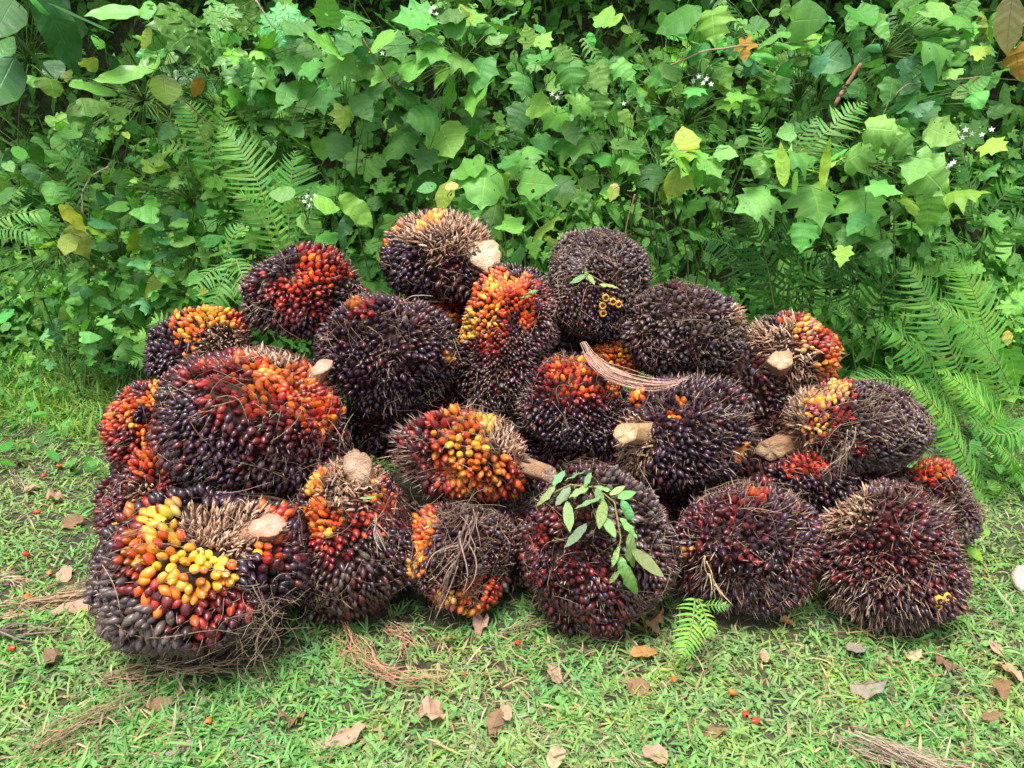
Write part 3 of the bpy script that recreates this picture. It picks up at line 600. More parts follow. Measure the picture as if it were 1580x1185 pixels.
        st.add(V, F, tuple(np.array(s_['col'])*[.62, .50, .42])); so = part('stalk', st, M_CUT, base)
        ring = rings[-1]; ctr = ring.mean(0); cb = Buf(); inner = ctr + (ring-ctr)*.94 + cutn*.0025; mid = ctr+(ring-ctr)*.5 + cutn*(.003*np.sin(ths*3)+r.normal(0, .0015, sg))[:, None]
        V = np.concatenate([ring+cutn*.0005, inner, mid, [ctr+cutn*.002]]); F = []
        for q in range(2): F.append(np.stack([q*sg+j[0], q*sg+(j[0]+1) % sg, (q+1)*sg+(j[0]+1) % sg, (q+1)*sg+j[0]], -1))
        F.append(np.stack([2*sg+j[0], 2*sg+(j[0]+1) % sg, np.full(sg, 3*sg)], -1))
        cc_ = np.array(s_['col']); vc = np.concatenate([np.tile(cc_*[.45, .36, .30], (sg, 1)), np.tile(cc_*[.78, .70, .62], (sg, 1))*r.uniform(.75, 1.05, (sg, 1)), np.tile(cc_, (sg+1, 1))*r.uniform(.85, 1.03, (sg+1, 1))]); cb.add(V, F, vc); cut = Buf.mesh(cb, 'cut_face', np.array(base.location)); co = link('cut_face', cut, M_CUT, so)
        # husk strips running up the stalk
        hb = Buf(); q = 90; th_ = r.uniform(0, 6.28, q); t = r.uniform(0.25, .62, q)
        rd = (np.cos(th_)[:, None]*a1+np.sin(th_)[:, None]*a2); P = rootp + d*(t*(s_['l']+.09))[:, None] + rd*s_['r']*1.05*(1+.5*(1-t[:, None])**2)
        ax = unit(d + rd*r.uniform(.1, .9, (q, 1))); M4 = frames(rd, ax)[:, :, [0, 2, 1]]*np.stack([r.uniform(.004, .009, q), np.full(q, .003), r.uniform(.02, .04, q)], 1)[:, None, :]
        hb.inst(T_BRACT, M4, P, np.array([(.45, .28, .17)])*r.uniform(.4, 1.2, (q, 1))); h_ = part('stalk_bracts', hb, M_FIBRE, base, True)
    return base
for i, b in enumerate(B): make_bunch(b, i)
# a few fruits sliced open by the harvester's hook: pale rims round dark nuts
def ringcut(key, pts, size, label):
    b = BK[key]; P0, n0 = hit(b, *pts[0]); t = thing('sliced_fruit_cluster', label, 'sliced fruit', P0)
    for p in pts:
        P, n = hit(b, *p, grow=.014); n = unit(n+rng.normal(0, .15, 3)+.3*TOCAM); V, F, U = lathe([(-.9, .30), (-.4, .5), (0, .5), (.08, .44), (.02, .30), (-.05, .27)], 12)
        M = frames(n, np.array([0, 0, 1.0])); M = np.stack([M[:, 0], M[:, 1], M[:, 2]], -1)*size
        bb = Buf(); bb.add(V @ M.T + P, F, (.78, .42, .07)); sh = part('fruit_shell', bb, M_FIBRE, t)
        V, F, U = lathe([(-.3, .28), (-.02, .24), (.02, .0)], 10); bb = Buf(); bb.add(V @ M.T + P, F, (.10, .05, .03)); part('nut', bb, M_FIBRE, t)
ringcut('J', [(935, 460), (946, 466), (955, 470), (930, 472), (931, 484), (953, 504)], .021, 'pale ring-shaped cut fruits on the side of the grey-brown domed bunch')
ringcut('U', [(1450, 927), (1462, 922), (1470, 928), (1448, 938), (1456, 946)], .020, 'yellow cut fruits at the lower right corner of the bristling dark red bunch')

# ---------------------------------------------------------------- plants
def leafN(P, up=.55, spread=.3):
    n = len(P); return unit(unit(CP-P)*.55 + np.array([0, 0, up]) + rng.normal(0, spread, (n, 3)))
def imgdir(ang): a = np.radians(np.asarray(ang, float)); return np.cos(a)[:, None]*RT + np.sin(a)[:, None]*UP
def plant(name, label, cat, base_px, Y, leaves, T=T_STAR, extra=0, spread=(60, 50), centre=None, esize=(35, 60), etint='mmld', mat=None, group=None, stemc=(.10, .16, .05), hands=False, egauss=True, jd=.18):
    """leaves: (x, y, length px, tip direction, tint[, dy])"""
    bx = at(base_px[0], base_px[1], Y); base = np.array([bx[0], bx[1]+.1, float(gz(bx[0], bx[1]+.1))])
    root = thing(name, label, cat, base, group); L = []
    for l in leaves: L.append((l[0], l[1], l[2]*(.86 if T is T_STAR or T is T_HEART else 1), l[3], l[4], Y-.12 + (l[5] if len(l) > 5 else rng.uniform(-.08, .10))))
    if centre is None and leaves: centre = (np.mean([l[0] for l in leaves]), np.mean([l[1] for l in leaves]))
    xl = []
    for _ in range(int(extra*1.3)):
        L.append((centre[0]+rng.normal()*spread[0], centre[1]+rng.normal()*spread[1], rng.uniform(*esize), rng.choice([rng.uniform(200, 340), rng.uniform(0, 360)]), etint[rng.integers(len(etint))], Y+rng.uniform(-.06, jd+.1)))
    A_ = np.array([l[:4]+(l[5],) for l in L], float); P = np.array([at(a[0], a[1], a[4]) for a in A_]); zc = (P-CP) @ FW
    size = A_[:, 2]*zc/FPX*1.08; col = np.array([jit(TINT[l[4]], 1)[0] for l in L])
    fb = Buf(); nl = len(leaves); k1 = np.arange(len(P)) < nl; k1 |= rng.random(len(P)) < .62; size[nl:] *= .88
    nn_ = leafN(P); nn_[nl:] = unit(nn_[nl:]+rng.normal(0, .35, (len(P)-nl, 3))); dd_ = imgdir(A_[:, 3]); P0 = P.copy()
    P0[k1] = put_leaves(fb, T, P[k1], nn_[k1], dd_[k1], size[k1], col[k1])
    if (~k1).any(): P0[~k1] = put_leaves(fb, T_MIX if T is T_STAR else T, P[~k1], nn_[~k1], dd_[~k1], size[~k1]*.8, col[~k1])
    part('foliage', fb, mat or M_LEAF, root, True)
    sb = Buf(); k = max(2, len(P)//22); hubs = P[rng.choice(len(P), k)]+[0, .16, -.12]
    for h in hubs: tube(sb, curve(base, h, [rng.normal()*.12, .08, .06], 8), .0042, .0025, stemc, 5)
    for i, p in enumerate(P0):
        h = hubs[np.argmin(((hubs-p)**2).sum(1))]; tube(sb, curve(h, p, [rng.normal()*.02, .0, .03], 4), .0022, .0014, tuple(np.array(stemc)*[1.3, 1.5, 1.2]), 3)
    part('stem', sb, M_FIBRE, root)
    return root
G1 = 'lobed-leaf shrubs behind the pile'; G2 = 'leafy climbers in the hedge'; G3 = 'ferns around the pile'
plant('nightshade_shrub', 'tall lobed-leaf shrub rising behind the black bunch with the cream stalk', 'shrub', (640, 420), 3.12,
  [(577,138,72,262,'m'),(640,105,74,275,'l'),(638,30,66,200,'l'),(590,60,62,120,'l'),(612,72,56,290,'m'),(670,78,70,310,'m'),(560,165,55,300,'d'),(628,150,64,250,'d'),(735,145,96,286,'l'),(692,146,56,186,'l'),
   (688,214,84,292,'l'),(612,215,64,250,'m'),(655,180,60,200,'d'),(740,112,66,260,'m'),(715,95,60,330,'l'),(560,108,60,200,'m'),(660,45,52,40,'m'),(705,40,48,70,'l'),(598,120,60,230,'l'),(655,250,50,250,'d')], extra=26, spread=(75, 75), centre=(640, 130), group=G1)
plant('nightshade_shrub', 'broad-leaved lobed shrub with leaves drooping between the cream-stalk bunch and the grey dome', 'shrub', (800, 430), 2.90,
  [(748,275,88,262,'l'),(773,292,60,285,'g'),(828,283,66,350,'l'),(783,350,74,286,'l'),(838,350,66,300,'y'),(790,245,54,60,'m'),(812,240,46,300,'m'),(720,262,70,200,'m'),(868,285,50,320,'d'),(765,325,60,250,'d'),(722,310,50,240,'m'),(855,372,34,330,'Y')], extra=10, spread=(60, 40), group=G1)
plant('yellow_leaf_shoot', 'shoot with one yellow spotted leaf standing right behind the cream-stalk bunch', 'shoot', (690, 420), 2.75, [(686,300,46,255,'Y'),(697,288,28,100,'b'),(660,290,30,200,'m')], T=T_OVAL, stemc=(.2,.2,.06))
plant('nightshade_shrub', 'light green shrub with small lobed leaves behind the grey dome, at mid height', 'shrub', (930, 430), 3.05,
  [(890,225,62,318,'m'),(935,245,44,250,'l'),(965,228,52,340,'l'),(975,253,42,320,'l'),(840,220,40,20,'l'),(835,165,56,340,'l'),(862,180,52,310,'l'),(900,158,44,20,'l'),(880,118,52,280,'m'),(925,122,56,290,'l'),(965,108,50,310,'l'),(992,158,54,350,'l'),(925,165,44,260,'m'),(968,182,36,300,'l'),(835,95,60,285,'m'),(870,88,50,300,'l'),(815,55,38,110,'g'),(840,60,34,50,'g'),(810,130,44,260,'m'),(800,180,50,240,'d'),(1000,270,56,280,'d'),(945,290,44,300,'m')], extra=34, spread=(80, 70), esize=(26, 50), group=G1)
plant('white_flowered_sprig', 'sprig of four pale leaves round white flowers, above the red-middled bunch', 'sprig', (490, 420), 2.82,
  [(437,297,40,175,'l'),(505,290,44,70,'m'),(477,342,48,290,'l'),(502,313,42,10,'l'),(450,318,38,200,'l'),(548,322,66,320,'m'),(535,345,50,250,'d'),(505,365,44,240,'m')], T=T_OVAL+T_STAR[:1], extra=4, spread=(40, 30))
plant('palmate_leaf_plant', 'plant with big deeply cut hand-shaped leaves, upper left behind the vines', 'plant', (330, 420), 3.10,
  [(296,42,112,205,'m'),(318,62,70,260,'l'),(385,92,96,272,'m'),(400,115,80,300,'m'),(345,25,70,150,'m'),(430,40,80,60,'m'),(545,30,90,200,'m')], T=T_PALM, extra=4, spread=(70, 50), esize=(70, 100), mat=M_BIG)
plant('nightshade_shrub', 'leafy shrub between the hand-shaped leaves and the tallest lobed shrub', 'shrub', (470, 430), 3.08,
  [(455,40,60,240,'m'),(500,70,70,200,'l'),(535,62,52,250,'m'),(520,100,66,260,'l'),(480,110,56,290,'m'),(530,182,44,270,'g'),(450,95,52,200,'l'),(495,150,60,280,'m'),(440,150,60,250,'m'),(425,190,66,270,'d'),(395,172,54,200,'d'),(450,215,60,300,'m'),(520,225,50,250,'d'),(505,15,60,80,'l')], extra=26, spread=(60, 80), group=G1)
plant('ribbed_leaf_bush', 'dark bush with large glossy ribbed leaves in the top left corner', 'bush', (40, 300), 2.95,
  [(8,20,100,255,'k'),(88,40,128,312,'k'),(124,30,118,278,'k'),(50,85,78,280,'k'),(4,125,104,250,'k'),(60,3,44,30,'m'),(10,78,40,60,'m')], T=T_BIG, extra=5, spread=(60, 60), centre=(60, 60), etint='kd', esize=(50, 90), mat=M_BIG)
plant('large_leaf_sapling', 'sapling with pale ribbed oval leaves above the brown-green drooping leaf, upper left', 'sapling', (210, 300), 3.0,
  [(178,18,78,195,'l'),(225,12,50,110,'l'),(225,58,40,215,'y'),(195,120,74,215,'l'),(150,135,60,200,'l'),(255,140,78,275,'v'),(232,105,40,60,'l')], T=T_BIG, extra=3, spread=(40, 40), esize=(40, 60), mat=M_BIG)
plant('climbing_vine', 'mass of round-leaved climber with pale heart-shaped leaves, left of the pile above the long grass', 'vine', (210, 560), 3.05,
  [(45,122,34,170,'l'),(80,130,38,280,'g'),(105,115,24,60,'y'),(145,165,46,20,'l'),(118,170,36,200,'y'),(105,205,36,215,'g'),(120,188,30,60,'g'),(185,175,34,20,'l'),(140,95,34,60,'y'),(135,265,28,200,'m'),(240,255,40,20,'y'),(268,275,26,300,'y'),(180,320,34,210,'m'),(222,330,42,190,'l'),(240,350,36,280,'t'),(215,408,36,220,'t'),(245,397,40,250,'t'),(232,445,46,255,'y'),(262,430,38,20,'l'),(258,455,34,300,'t'),(308,450,44,330,'y'),(292,432,28,40,'l'),(165,382,34,260,'t'),(160,345,40,20,'t'),(125,450,34,250,'t'),(160,470,30,320,'m'),(140,520,32,10,'l'),(195,545,38,200,'l'),(225,540,34,300,'m'),(283,370,40,10,'l'),(330,370,36,20,'m'),(275,345,30,200,'l'),(238,248,36,180,'l'),(205,370,40,10,'y')],
  T=T_HEART, extra=210, spread=(95, 115), centre=(235, 330), esize=(18, 38), etint='mltmlg', group=G2, jd=.35)
plant('small_leaf_vine', 'low tangle of round and lobed creeper leaves between the long grass and the blue-black bunch', 'vine', (230, 560), 2.98, [(225,470,30,250,'t'),(165,500,26,300,'l')], T=T_HEART+T_MAPLE, extra=190, spread=(80, 60), centre=(225, 480), esize=(18, 34), etint='mmltgl', group=G2, jd=.3)
plant('yellowing_vine', 'pair of large blistered yellow leaves on a climber at the left of the hedge', 'vine', (120, 420), 2.98, [(112,332,50,350,'Y'),(120,370,54,300,'Y'),(148,358,34,20,'y'),(105,375,40,260,'y')], T=T_OVAL, extra=3, spread=(25, 20), etint='y', group=G2)
plant('small_leaf_vine', 'small ivy-like lobed vine scrambling over the left of the hedge', 'vine', (330, 480), 3.02,
  [(360,90,30,280,'g'),(398,80,26,300,'g'),(360,150,30,260,'l'),(372,360,26,200,'g'),(345,385,24,240,'g'),(395,330,28,20,'l'),(160,205,22,60,'g')], T=T_MAPLE, extra=120, spread=(75, 90), centre=(345, 250), esize=(20, 34), etint='glml', group=G2, jd=.3)
plant('small_leaf_vine', 'lobed vine with light green leaves climbing low beside the long grass on the left', 'vine', (90, 540), 3.25, [(155,160,26,200,'l')], T=T_MAPLE, extra=70, spread=(70, 70), centre=(110, 470), esize=(18, 32), etint='glm', group=G2)
plant('flowering_shrub', 'pale small-leaved flowering shrub at the top, right of centre', 'shrub', (1100, 400), 3.15,
  [(1050,25,70,190,'m'),(1100,38,54,275,'g'),(1118,118,40,290,'l'),(1140,150,36,330,'g'),(1122,158,42,275,'y'),(1165,148,54,180,'d'),(1078,80,50,250,'m'),(1062,60,50,200,'l'),(1030,110,40,300,'l'),(1070,140,34,250,'l')], T=T_OVAL+T_STAR[:2], extra=90, spread=(75, 70), centre=(1080, 120), esize=(20, 42), etint='llmg', group=G1, jd=.3)
plant('round_leaf_climber', 'climber with clean rounded green leaves near the top right, under the orange dead leaf', 'vine', (1250, 330), 3.05,
  [(1185,55,54,270,'l'),(1178,85,46,200,'l'),(1212,72,62,230,'l'),(1247,62,44,20,'g'),(1245,30,66,350,'m'),(1235,96,44,290,'l'),(1262,100,42,270,'t'),(1290,95,50,330,'t'),(1330,30,56,280,'m'),(1362,48,38,300,'l'),(1290,115,36,10,'m'),(1318,65,40,280,'d'),(1207,108,32,190,'l'),(1206,134,30,190,'l')], T=T_HEART, extra=40, spread=(80, 55), centre=(1270, 80), esize=(26, 48), etint='mmtd', group=G2)
plant('star_leaf_shrub', 'shrub with broad leaves in the top right corner beside the folded tan leaf', 'shrub', (1450, 300), 3.0,
  [(1452,65,74,10,'m'),(1482,28,50,250,'m'),(1498,50,34,300,'l'),(1515,80,34,30,'Y'),(1440,15,60,180,'l'),(1405,20,50,260,'m'),(1545,55,40,280,'m'),(1470,110,40,10,'l'),(1510,130,36,20,'m')], extra=40, spread=(70, 60), centre=(1470, 70), esize=(28, 54), group=G1)
plant('bluish_leaf_vine', 'vine with bluish-green rounded leaves, right of the red-brown twig', 'vine', (1400, 330), 2.95,
  [(1405,98,38,10,'t'),(1437,98,34,260,'t'),(1436,122,40,280,'t'),(1390,135,40,200,'t'),(1412,132,30,300,'t'),(1380,168,46,180,'t'),(1400,160,34,90,'t'),(1425,165,36,20,'t'),(1432,182,44,280,'t'),(1405,180,36,250,'t'),(1510,148,34,30,'l'),(1482,145,30,200,'l'),(1500,135,26,80,'l')], T=T_HEART, extra=18, spread=(55, 40), etint='tm', esize=(22, 38), group=G2)
plant('star_leaf_shrub', 'shrub with large insect-eaten lobed leaves overhanging the right half of the pile', 'shrub', (1300, 500), 2.80,
  [(1165,310,66,205,'l'),(1262,310,74,278,'l'),(1208,290,54,280,'m'),(1335,318,80,284,'l'),(1365,292,54,320,'l'),(1325,235,62,5,'l'),(1362,198,56,350,'l'),(1395,218,50,320,'l'),(1452,207,56,330,'l'),(1535,226,46,310,'g'),(1440,275,92,320,'l'),(1490,292,60,320,'y'),(1412,262,60,250,'l'),(1432,330,66,270,'y'),(1405,320,50,250,'y'),(1240,362,52,260,'m'),(1305,372,54,250,'m'),(1362,380,52,285,'d'),(1300,395,40,260,'y'),(1052,250,66,240,'l'),(1100,260,44,290,'l'),(1172,255,44,250,'l'),(1192,238,46,280,'l'),(1322,345,50,230,'l'),(1240,235,56,10,'m'),(1160,250,34,220,'m')], extra=24, spread=(110, 45), centre=(1320, 270), esize=(28, 52), group=G1)
plant('bright_leaf_tuft', 'upright yellow-green strap leaves below the leaning fern frond', 'plant', (1240, 330), 2.78,
  [(1208,258,66,95,'y'),(1216,250,50,80,'g'),(1240,235,50,60,'y'),(1270,262,70,85,'y'),(1278,250,56,100,'g'),(1255,258,50,110,'g'),(1225,280,46,280,'g'),(1290,240,50,50,'l')], T=T_LANCE, extra=5, spread=(25, 15))
plant('star_leaf_shrub', 'yellow-green lobed shrub above the grey matted bunch', 'shrub', (1060, 420), 2.95,
  [(1050,235,60,200,'y'),(1065,262,60,290,'l'),(1040,280,52,240,'y'),(1090,245,50,20,'l'),(1058,215,50,100,'y'),(1120,235,40,330,'l'),(945,300,30,250,'y')], extra=18, spread=(50, 35), esize=(24, 44), etint='lyml', group=G1)
plant('star_leaf_seedling', 'pale green lobed seedling at the right edge among the ferns', 'seedling', (1560, 720), 2.75,
  [(1565,565,64,280,'l'),(1562,610,56,290,'g'),(1535,560,40,200,'l'),(1510,610,60,270,'m'),(1520,640,44,300,'l'),(1570,660,50,200,'l')], extra=5, spread=(30, 40), group=G1)
plant('broadleaf_seedling', 'small round-leaved seedling in the grass right of the pile', 'seedling', (1520, 880), 2.05, [(1513,818,30,280,'l'),(1503,848,30,300,'y'),(1530,826,26,340,'l'),(1545,850,22,20,'g'),(1575,866,20,90,'t')], T=T_OVAL, extra=6, spread=(20, 14), esize=(16, 26), etint='lgy')
plant('oval_leaf_shrub', 'dim shrub with drooping oval leaves on the far left, under the ribbed bush', 'shrub', (40, 380), 3.15,
  [(30,235,38,270,'m'),(55,235,34,300,'m'),(68,232,30,280,'m'),(25,258,34,250,'m'),(48,262,36,280,'d'),(10,300,40,250,'d')], T=T_OVAL, extra=40, spread=(60, 45), centre=(50, 250), esize=(24, 42), etint='md')
plant('pale_climber', 'trailing climber at the top edge between the two gaps of shade', 'vine', (760, 200), 3.2, [(745,45,46,330,'l'),(765,60,36,20,'l'),(720,20,36,110,'y'),(700,20,50,190,'m'),(782,25,34,20,'m')], T=T_OVAL, extra=26, spread=(50, 35), esize=(24, 40), group=G2)

# flowers, berries, dead leaves and twigs of the hedge
def flowers(pts, Y, label):
    c = at(*pts[0], Y); t = thing('flower_cluster', label, 'flowers', c, 'white flower clusters in the hedge')
    for (x, y) in pts:
        P = at(x, y, Y+rng.uniform(-.03, .03)); n = unit(unit(CP-P)+rng.normal(0, .3, 3)+[0, 0, .4]); u_ = unit(np.cross(n, [.3, .2, 1])); v_ = np.cross(n, u_)
        bb = Buf(); V = [P]; 
        for q in range(10):
            a = q*math.pi/5; rr = .0115 if q % 2 == 0 else .0045; V.append(P + rr*(math.cos(a)*u_+math.sin(a)*v_)+n*(.003 if q % 2 == 0 else 0))
        bb.add(np.array(V), np.array([(0, 1+q, 1+(q+1) % 10) for q in range(10)]), (.85, .87, .80)); part('blossom', bb, M_FIBRE, t)
    bb = Buf(); c0 = c+[0, .08, -.06]
    for (x, y) in pts: tube(bb, curve(c0, at(x, y, Y+.01), [0, 0, .01], 4), .001, .0008, (.15, .25, .08), 3)
    for _ in range(14):
        p = c + rng.normal(0, .028, 3); V, F, U = lathe([(-1, .1), (-.6, .8), (0, 1), (.6, .8), (1, .1)], 6); bb.add(V*.0045+p, F, (.22, .34, .14))
    part('flower_stems', bb, M_FIBRE, t)
flowers([(474,303),(481,309),(469,311),(478,317),(486,302)], 2.72, 'white flowers and buds in the middle of the four-leaved sprig')
flowers([(664,18),(673,22),(668,12),(590,82)], 3.0, 'white starry flowers at the very top behind the tallest lobed shrub')
flowers([(860,150),(866,142),(852,145),(962,160),(968,156)], 2.93, 'white flowers in the pale shrub above the grey-brown domed bunch')
flowers([(1348,212),(1342,208),(1355,206),(1338,216)], 2.72, 'two white flowers above the insect-eaten leaves, beside the fern frond')
flowers([(1478,205),(1490,200),(1500,206),(1515,208),(1530,200),(1485,212)], 2.78, 'spray of white flowers near the right edge of the hedge')
flowers([(1467,254),(1472,250),(1462,258)], 2.74, 'single white blossom low on the right beside the insect-eaten leaves')
flowers([(1078,118),(1090,122),(1070,124),(1085,128),(1097,130)], 3.02, 'greenish buds and blossoms under the pale shrub right of centre')
def dead_leaf(name, px, py, size, ang, tint, Y, label, T=T_OVAL, cat='dead leaf'):
    P = at(px, py, Y)[None]; bb = Buf(); n = unit(unit(CP-P)*.8+rng.normal(0, .3, (1, 3))); s_ = size*((P-CP) @ FW)/FPX
    put_leaves(bb, T, P, n, imgdir([ang]), s_, np.array([tint])); tube(bb, curve(P[0]+[0, .02, .01], P[0]+[0.01, .1, .03], [0, 0, .01], 4), .002, .001, (.2, .14, .06), 3)
    return solo(name, bb, M_DRY, label, cat, P[0])
dead_leaf('dead_leaf', 1149, 77, 34, 265, (.46, .28, .07), 2.98, 'orange dead leaf hanging from a thin twig at the top', T_MAPLE)
dead_leaf('dead_leaf', 1568, 98, 50, 265, (.42, .25, .07), 2.85, 'rusty orange leaf hanging at the right edge', T_MAPLE)
dead_leaf('dead_leaf', 1556, 34, 92, 232, (.46, .42, .22), 2.80, 'large folded tan leaf in the top right corner', T_BIG)
dead_leaf('dead_leaf', 947, 292, 26, 250, (.55, .46, .18), 2.86, 'curled yellow-brown leaf hanging behind the grey dome', T_OVAL)
dead_leaf('dead_leaf', 1554, 520, 24, 275, (.60, .50, .15), 2.9, 'small yellow dead leaf caught in the ferns at the right', T_OVAL)
dead_leaf('dead_leaf', 305, 133, 34, 250, (.42, .25, .05), 3.0, 'brown withered leaf in shade behind the brown-green drooping leaf', T_OVAL)
dead_leaf('dead_leaf', 222, 537, 24, 250, (.38, .24, .06), 3.0, 'brown wilted leaf low in the vines on the left', T_OVAL)
def twig(pts, Y, r0, r1, col, label, dY=0):
    P = np.array([at(x, y, Y+dY*i/(len(pts)-1)) for i, (x, y) in enumerate(pts)]); t_ = np.linspace(0, 1, len(P)); tt = np.linspace(0, 1, 4*len(P))
    Q = np.stack([np.interp(tt, t_, P[:, i]) for i in range(3)], 1) + rng.normal(0, .0007, (len(tt), 3)); bb = Buf(); tube(bb, Q, r0, r1, col, 6)
    return solo('twig', bb, M_FIBRE, label, 'twig', P[0])
twig([(1288, 162), (1305, 132), (1328, 98)], 2.76, .007, .006, (.34, .17, .11), 'thick red-brown broken twig pointing up to the right in the hedge')
twig([(1035, 100), (1090, 78), (1150, 70), (1210, 68), (1260, 60)], 2.98, .004, .003, (.38, .30, .18), 'long pale horizontal twig at the top, bearing the orange dead leaf')
twig([(128, 330), (126, 300), (140, 272), (168, 256)], 2.95, .0035, .003, (.45, .38, .25), 'curved pale twig hooking over beside the yellow blistered leaves')
twig([(560, 60), (590, 110), (618, 150)], 2.9, .003, .002, (.22, .12, .06), 'thin dark twig crossing the tallest lobed shrub')
twig([(980, 300), (968, 340), (962, 385)], 2.8, .003, .002, (.3, .2, .1), 'thin forked twig rising behind the grey-brown domed bunch')
twig([(1360, 165), (1400, 130), (1450, 125), (1520, 118)], 2.85, .003, .002, (.36, .28, .16), 'thin grey twig through the bluish-leaved vine')
twig([(260, 130), (300, 170), (335, 200)], 2.98, .0035, .0025, (.28, .2, .12), 'brown twig under the hand-shaped leaves')
twig([(395, 0), (412, 28), (425, 45)], 2.95, .004, .003, (.4, .33, .24), 'pale twig hanging from the top edge, left of centre')

def frond_into(buf, sb, A0, A1, up, n=26, wid=.09, col=(.14, .36, .07), tiltn=None, full=.5, droop=.3):
    """one frond: rachis from A0 to A1, bowed by up, with paired pinnae"""
    m = n; t = np.linspace(0.0, 1, m); Q = curve(A0, A1, up, m); d = unit(np.gradient(Q, axis=0)); nrm = tiltn if tiltn is not None else np.array([0, -.5, .8])
    nrm = unit(nrm); side = unit(np.cross(d, nrm)); nn = np.cross(side, d)
    tube(sb, Q, .0028, .0008, (.22, .28, .09), 4)
    Ls = wid*np.clip(np.sin(np.clip((t*.93+.07), 0, 1)**.75*math.pi), .04, 1)**.75
    NS = 6; s = np.linspace(0, 1, NS+1)
    for sg in (-1, 1):
        ang = .18+.35*t; ok_ = rng.random(m) > .04; Ls2 = Ls*np.where(ok_, 1, .25); dirp = unit(side*sg*np.cos(ang)[:, None] + d*np.sin(ang)[:, None] + rng.normal(0, .10, (m, 3)))
        L = (Ls2*rng.uniform(.80, 1.08, m))[:, None, None]; root_ = Q[:, None]
        step = np.linalg.norm(np.asarray(A1)-A0)/m; w_ = min(step*.40, .014)*np.where(np.arange(NS+1) % 2 == 0, 1.0, .80)*np.interp(s, [0, .15, .6, 1], [.75, 1, .8, .05])
        ctr = root_ + L*s[None, :, None]*dirp[:, None] - L*(s**2)[None, :, None]*droop*nn[:, None] + (L*(s**2)[None, :, None]*.18)*d[:, None]
        wv = d[:, None]*w_[None, :, None]*np.where(t < .9, 1, .6)[:, None, None]
        V = np.stack([ctr-wv, ctr+wv], 2).reshape(m, -1, 3); K_ = V.shape[1]
        q = np.arange(NS)*2; f1 = np.stack([q, q+1, q+3, q+2], 1); F = (f1[None]+(np.arange(m)*K_)[:, None, None]).reshape(-1, 4)
        C = np.repeat(jit(col, m, .12), K_, 0); buf.add(V.reshape(-1, 3), F, C, np.tile([0, .5, 0], (m*K_, 1)))
def fern(label, fronds, group=G3, name='fern'):
    """fronds: (base px, tip px, Ybase, Ytip, bow px up, width px, tint)"""
    f0 = fronds[0]; b0 = at(*f0[0], f0[2]); root = thing(name, label, 'fern', (b0[0], b0[1], float(gz(b0[0], b0[1]))), group)
    for f in fronds:
        A0 = at(*f[0], f[2]); A1 = at(*f[1], f[3]); z = ((A0-CP) @ FW)/FPX; d = A1-A0
        bow = UP*f[4]*z*.5 + TOCAM*.02; fb = Buf(); sb = Buf()
        tn = unit(TOCAM*.8+np.array([0, 0, .6])+rng.normal(0, .12, 3)); ln = np.linalg.norm(d)/z
        frond_into(fb, sb, A0, A1, bow, n=int(np.clip(ln/6.8, 10, 38)), wid=f[5]*z*.5, col=TINT[f[6]], tiltn=tn)
        g = part('frond', fb, M_FERN, root); part('frond_stalk', sb, M_FIBRE, g, origin=np.array(root.location))
fern('large bright fern arching over the right edge of the pile beside the grey bunch', [((1512,775),(1385,582),2.2,2.12,70,82,'g'),((1520,780),(1420,640),2.25,2.2,50,80,'l'),((1530,780),(1560,640),2.3,2.35,20,70,'m'),((1525,785),(1580,720),2.25,2.1,30,60,'l')])
fern('tall fern with wide spreading fronds, right of the orange-sided small bunch', [((1545,640),(1475,395),2.62,2.7,50,110,'g'),((1500,640),(1395,400),2.66,2.75,30,130,'l'),((1560,600),(1440,470),2.58,2.5,40,100,'l'),((1480,650),(1350,500),2.62,2.6,50,110,'m'),((1430,620),(1300,600),2.6,2.5,50,70,'m')])
fern('yellow-green fern low behind the wide fibre-matted bunch on the right', [((1560,700),(1450,575),2.42,2.4,40,80,'g'),((1570,690),(1480,600),2.42,2.36,10,80,'g'),((1580,740),(1490,650),2.36,2.3,40,70,'m'),((1590,650),(1500,660),2.36,2.3,-30,70,'m'),((1590,760),(1530,690),2.3,2.2,30,60,'l')])
fern('fern frond leaning up through the shrub, just under the red-brown twig', [((1215,268),(1335,158),2.80,2.88,20,90,'l'),((1180,250),(1165,190),2.85,2.9,10,50,'m'),((1205,262),(1260,180),2.82,2.86,10,60,'m')])
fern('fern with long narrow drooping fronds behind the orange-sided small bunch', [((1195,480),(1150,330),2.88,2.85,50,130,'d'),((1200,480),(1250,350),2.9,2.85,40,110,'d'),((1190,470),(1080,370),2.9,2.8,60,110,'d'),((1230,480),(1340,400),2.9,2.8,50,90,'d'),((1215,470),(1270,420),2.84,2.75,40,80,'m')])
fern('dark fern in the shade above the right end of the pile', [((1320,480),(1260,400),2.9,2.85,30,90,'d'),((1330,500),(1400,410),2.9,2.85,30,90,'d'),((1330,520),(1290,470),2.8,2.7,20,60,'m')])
fern('fern with arching comb-like fronds above the red-middled bunch on the left', [((440,390),(340,195),2.80,2.95,60,110,'l'),((445,400),(455,235),2.82,2.9,30,110,'m'),((430,400),(370,300),2.76,2.7,40,80,'l'),((455,390),(500,300),2.8,2.75,20,70,'m')])
fern('pale fern frond standing up beside the palmate plant in the left hedge', [((330,260),(285,160),2.98,3.02,30,80,'g'),((345,250),(350,165),2.98,3.0,10,60,'g'),((320,250),(240,240),3.0,3.0,40,50,'l')])
fern('small fern fanned against the blue-black bunch with the yellow strip', [((268,560),(215,515),2.45,2.4,20,62,'l'),((285,545),(235,495),2.48,2.45,30,60,'l'),((262,575),(200,560),2.45,2.35,20,40,'m')])
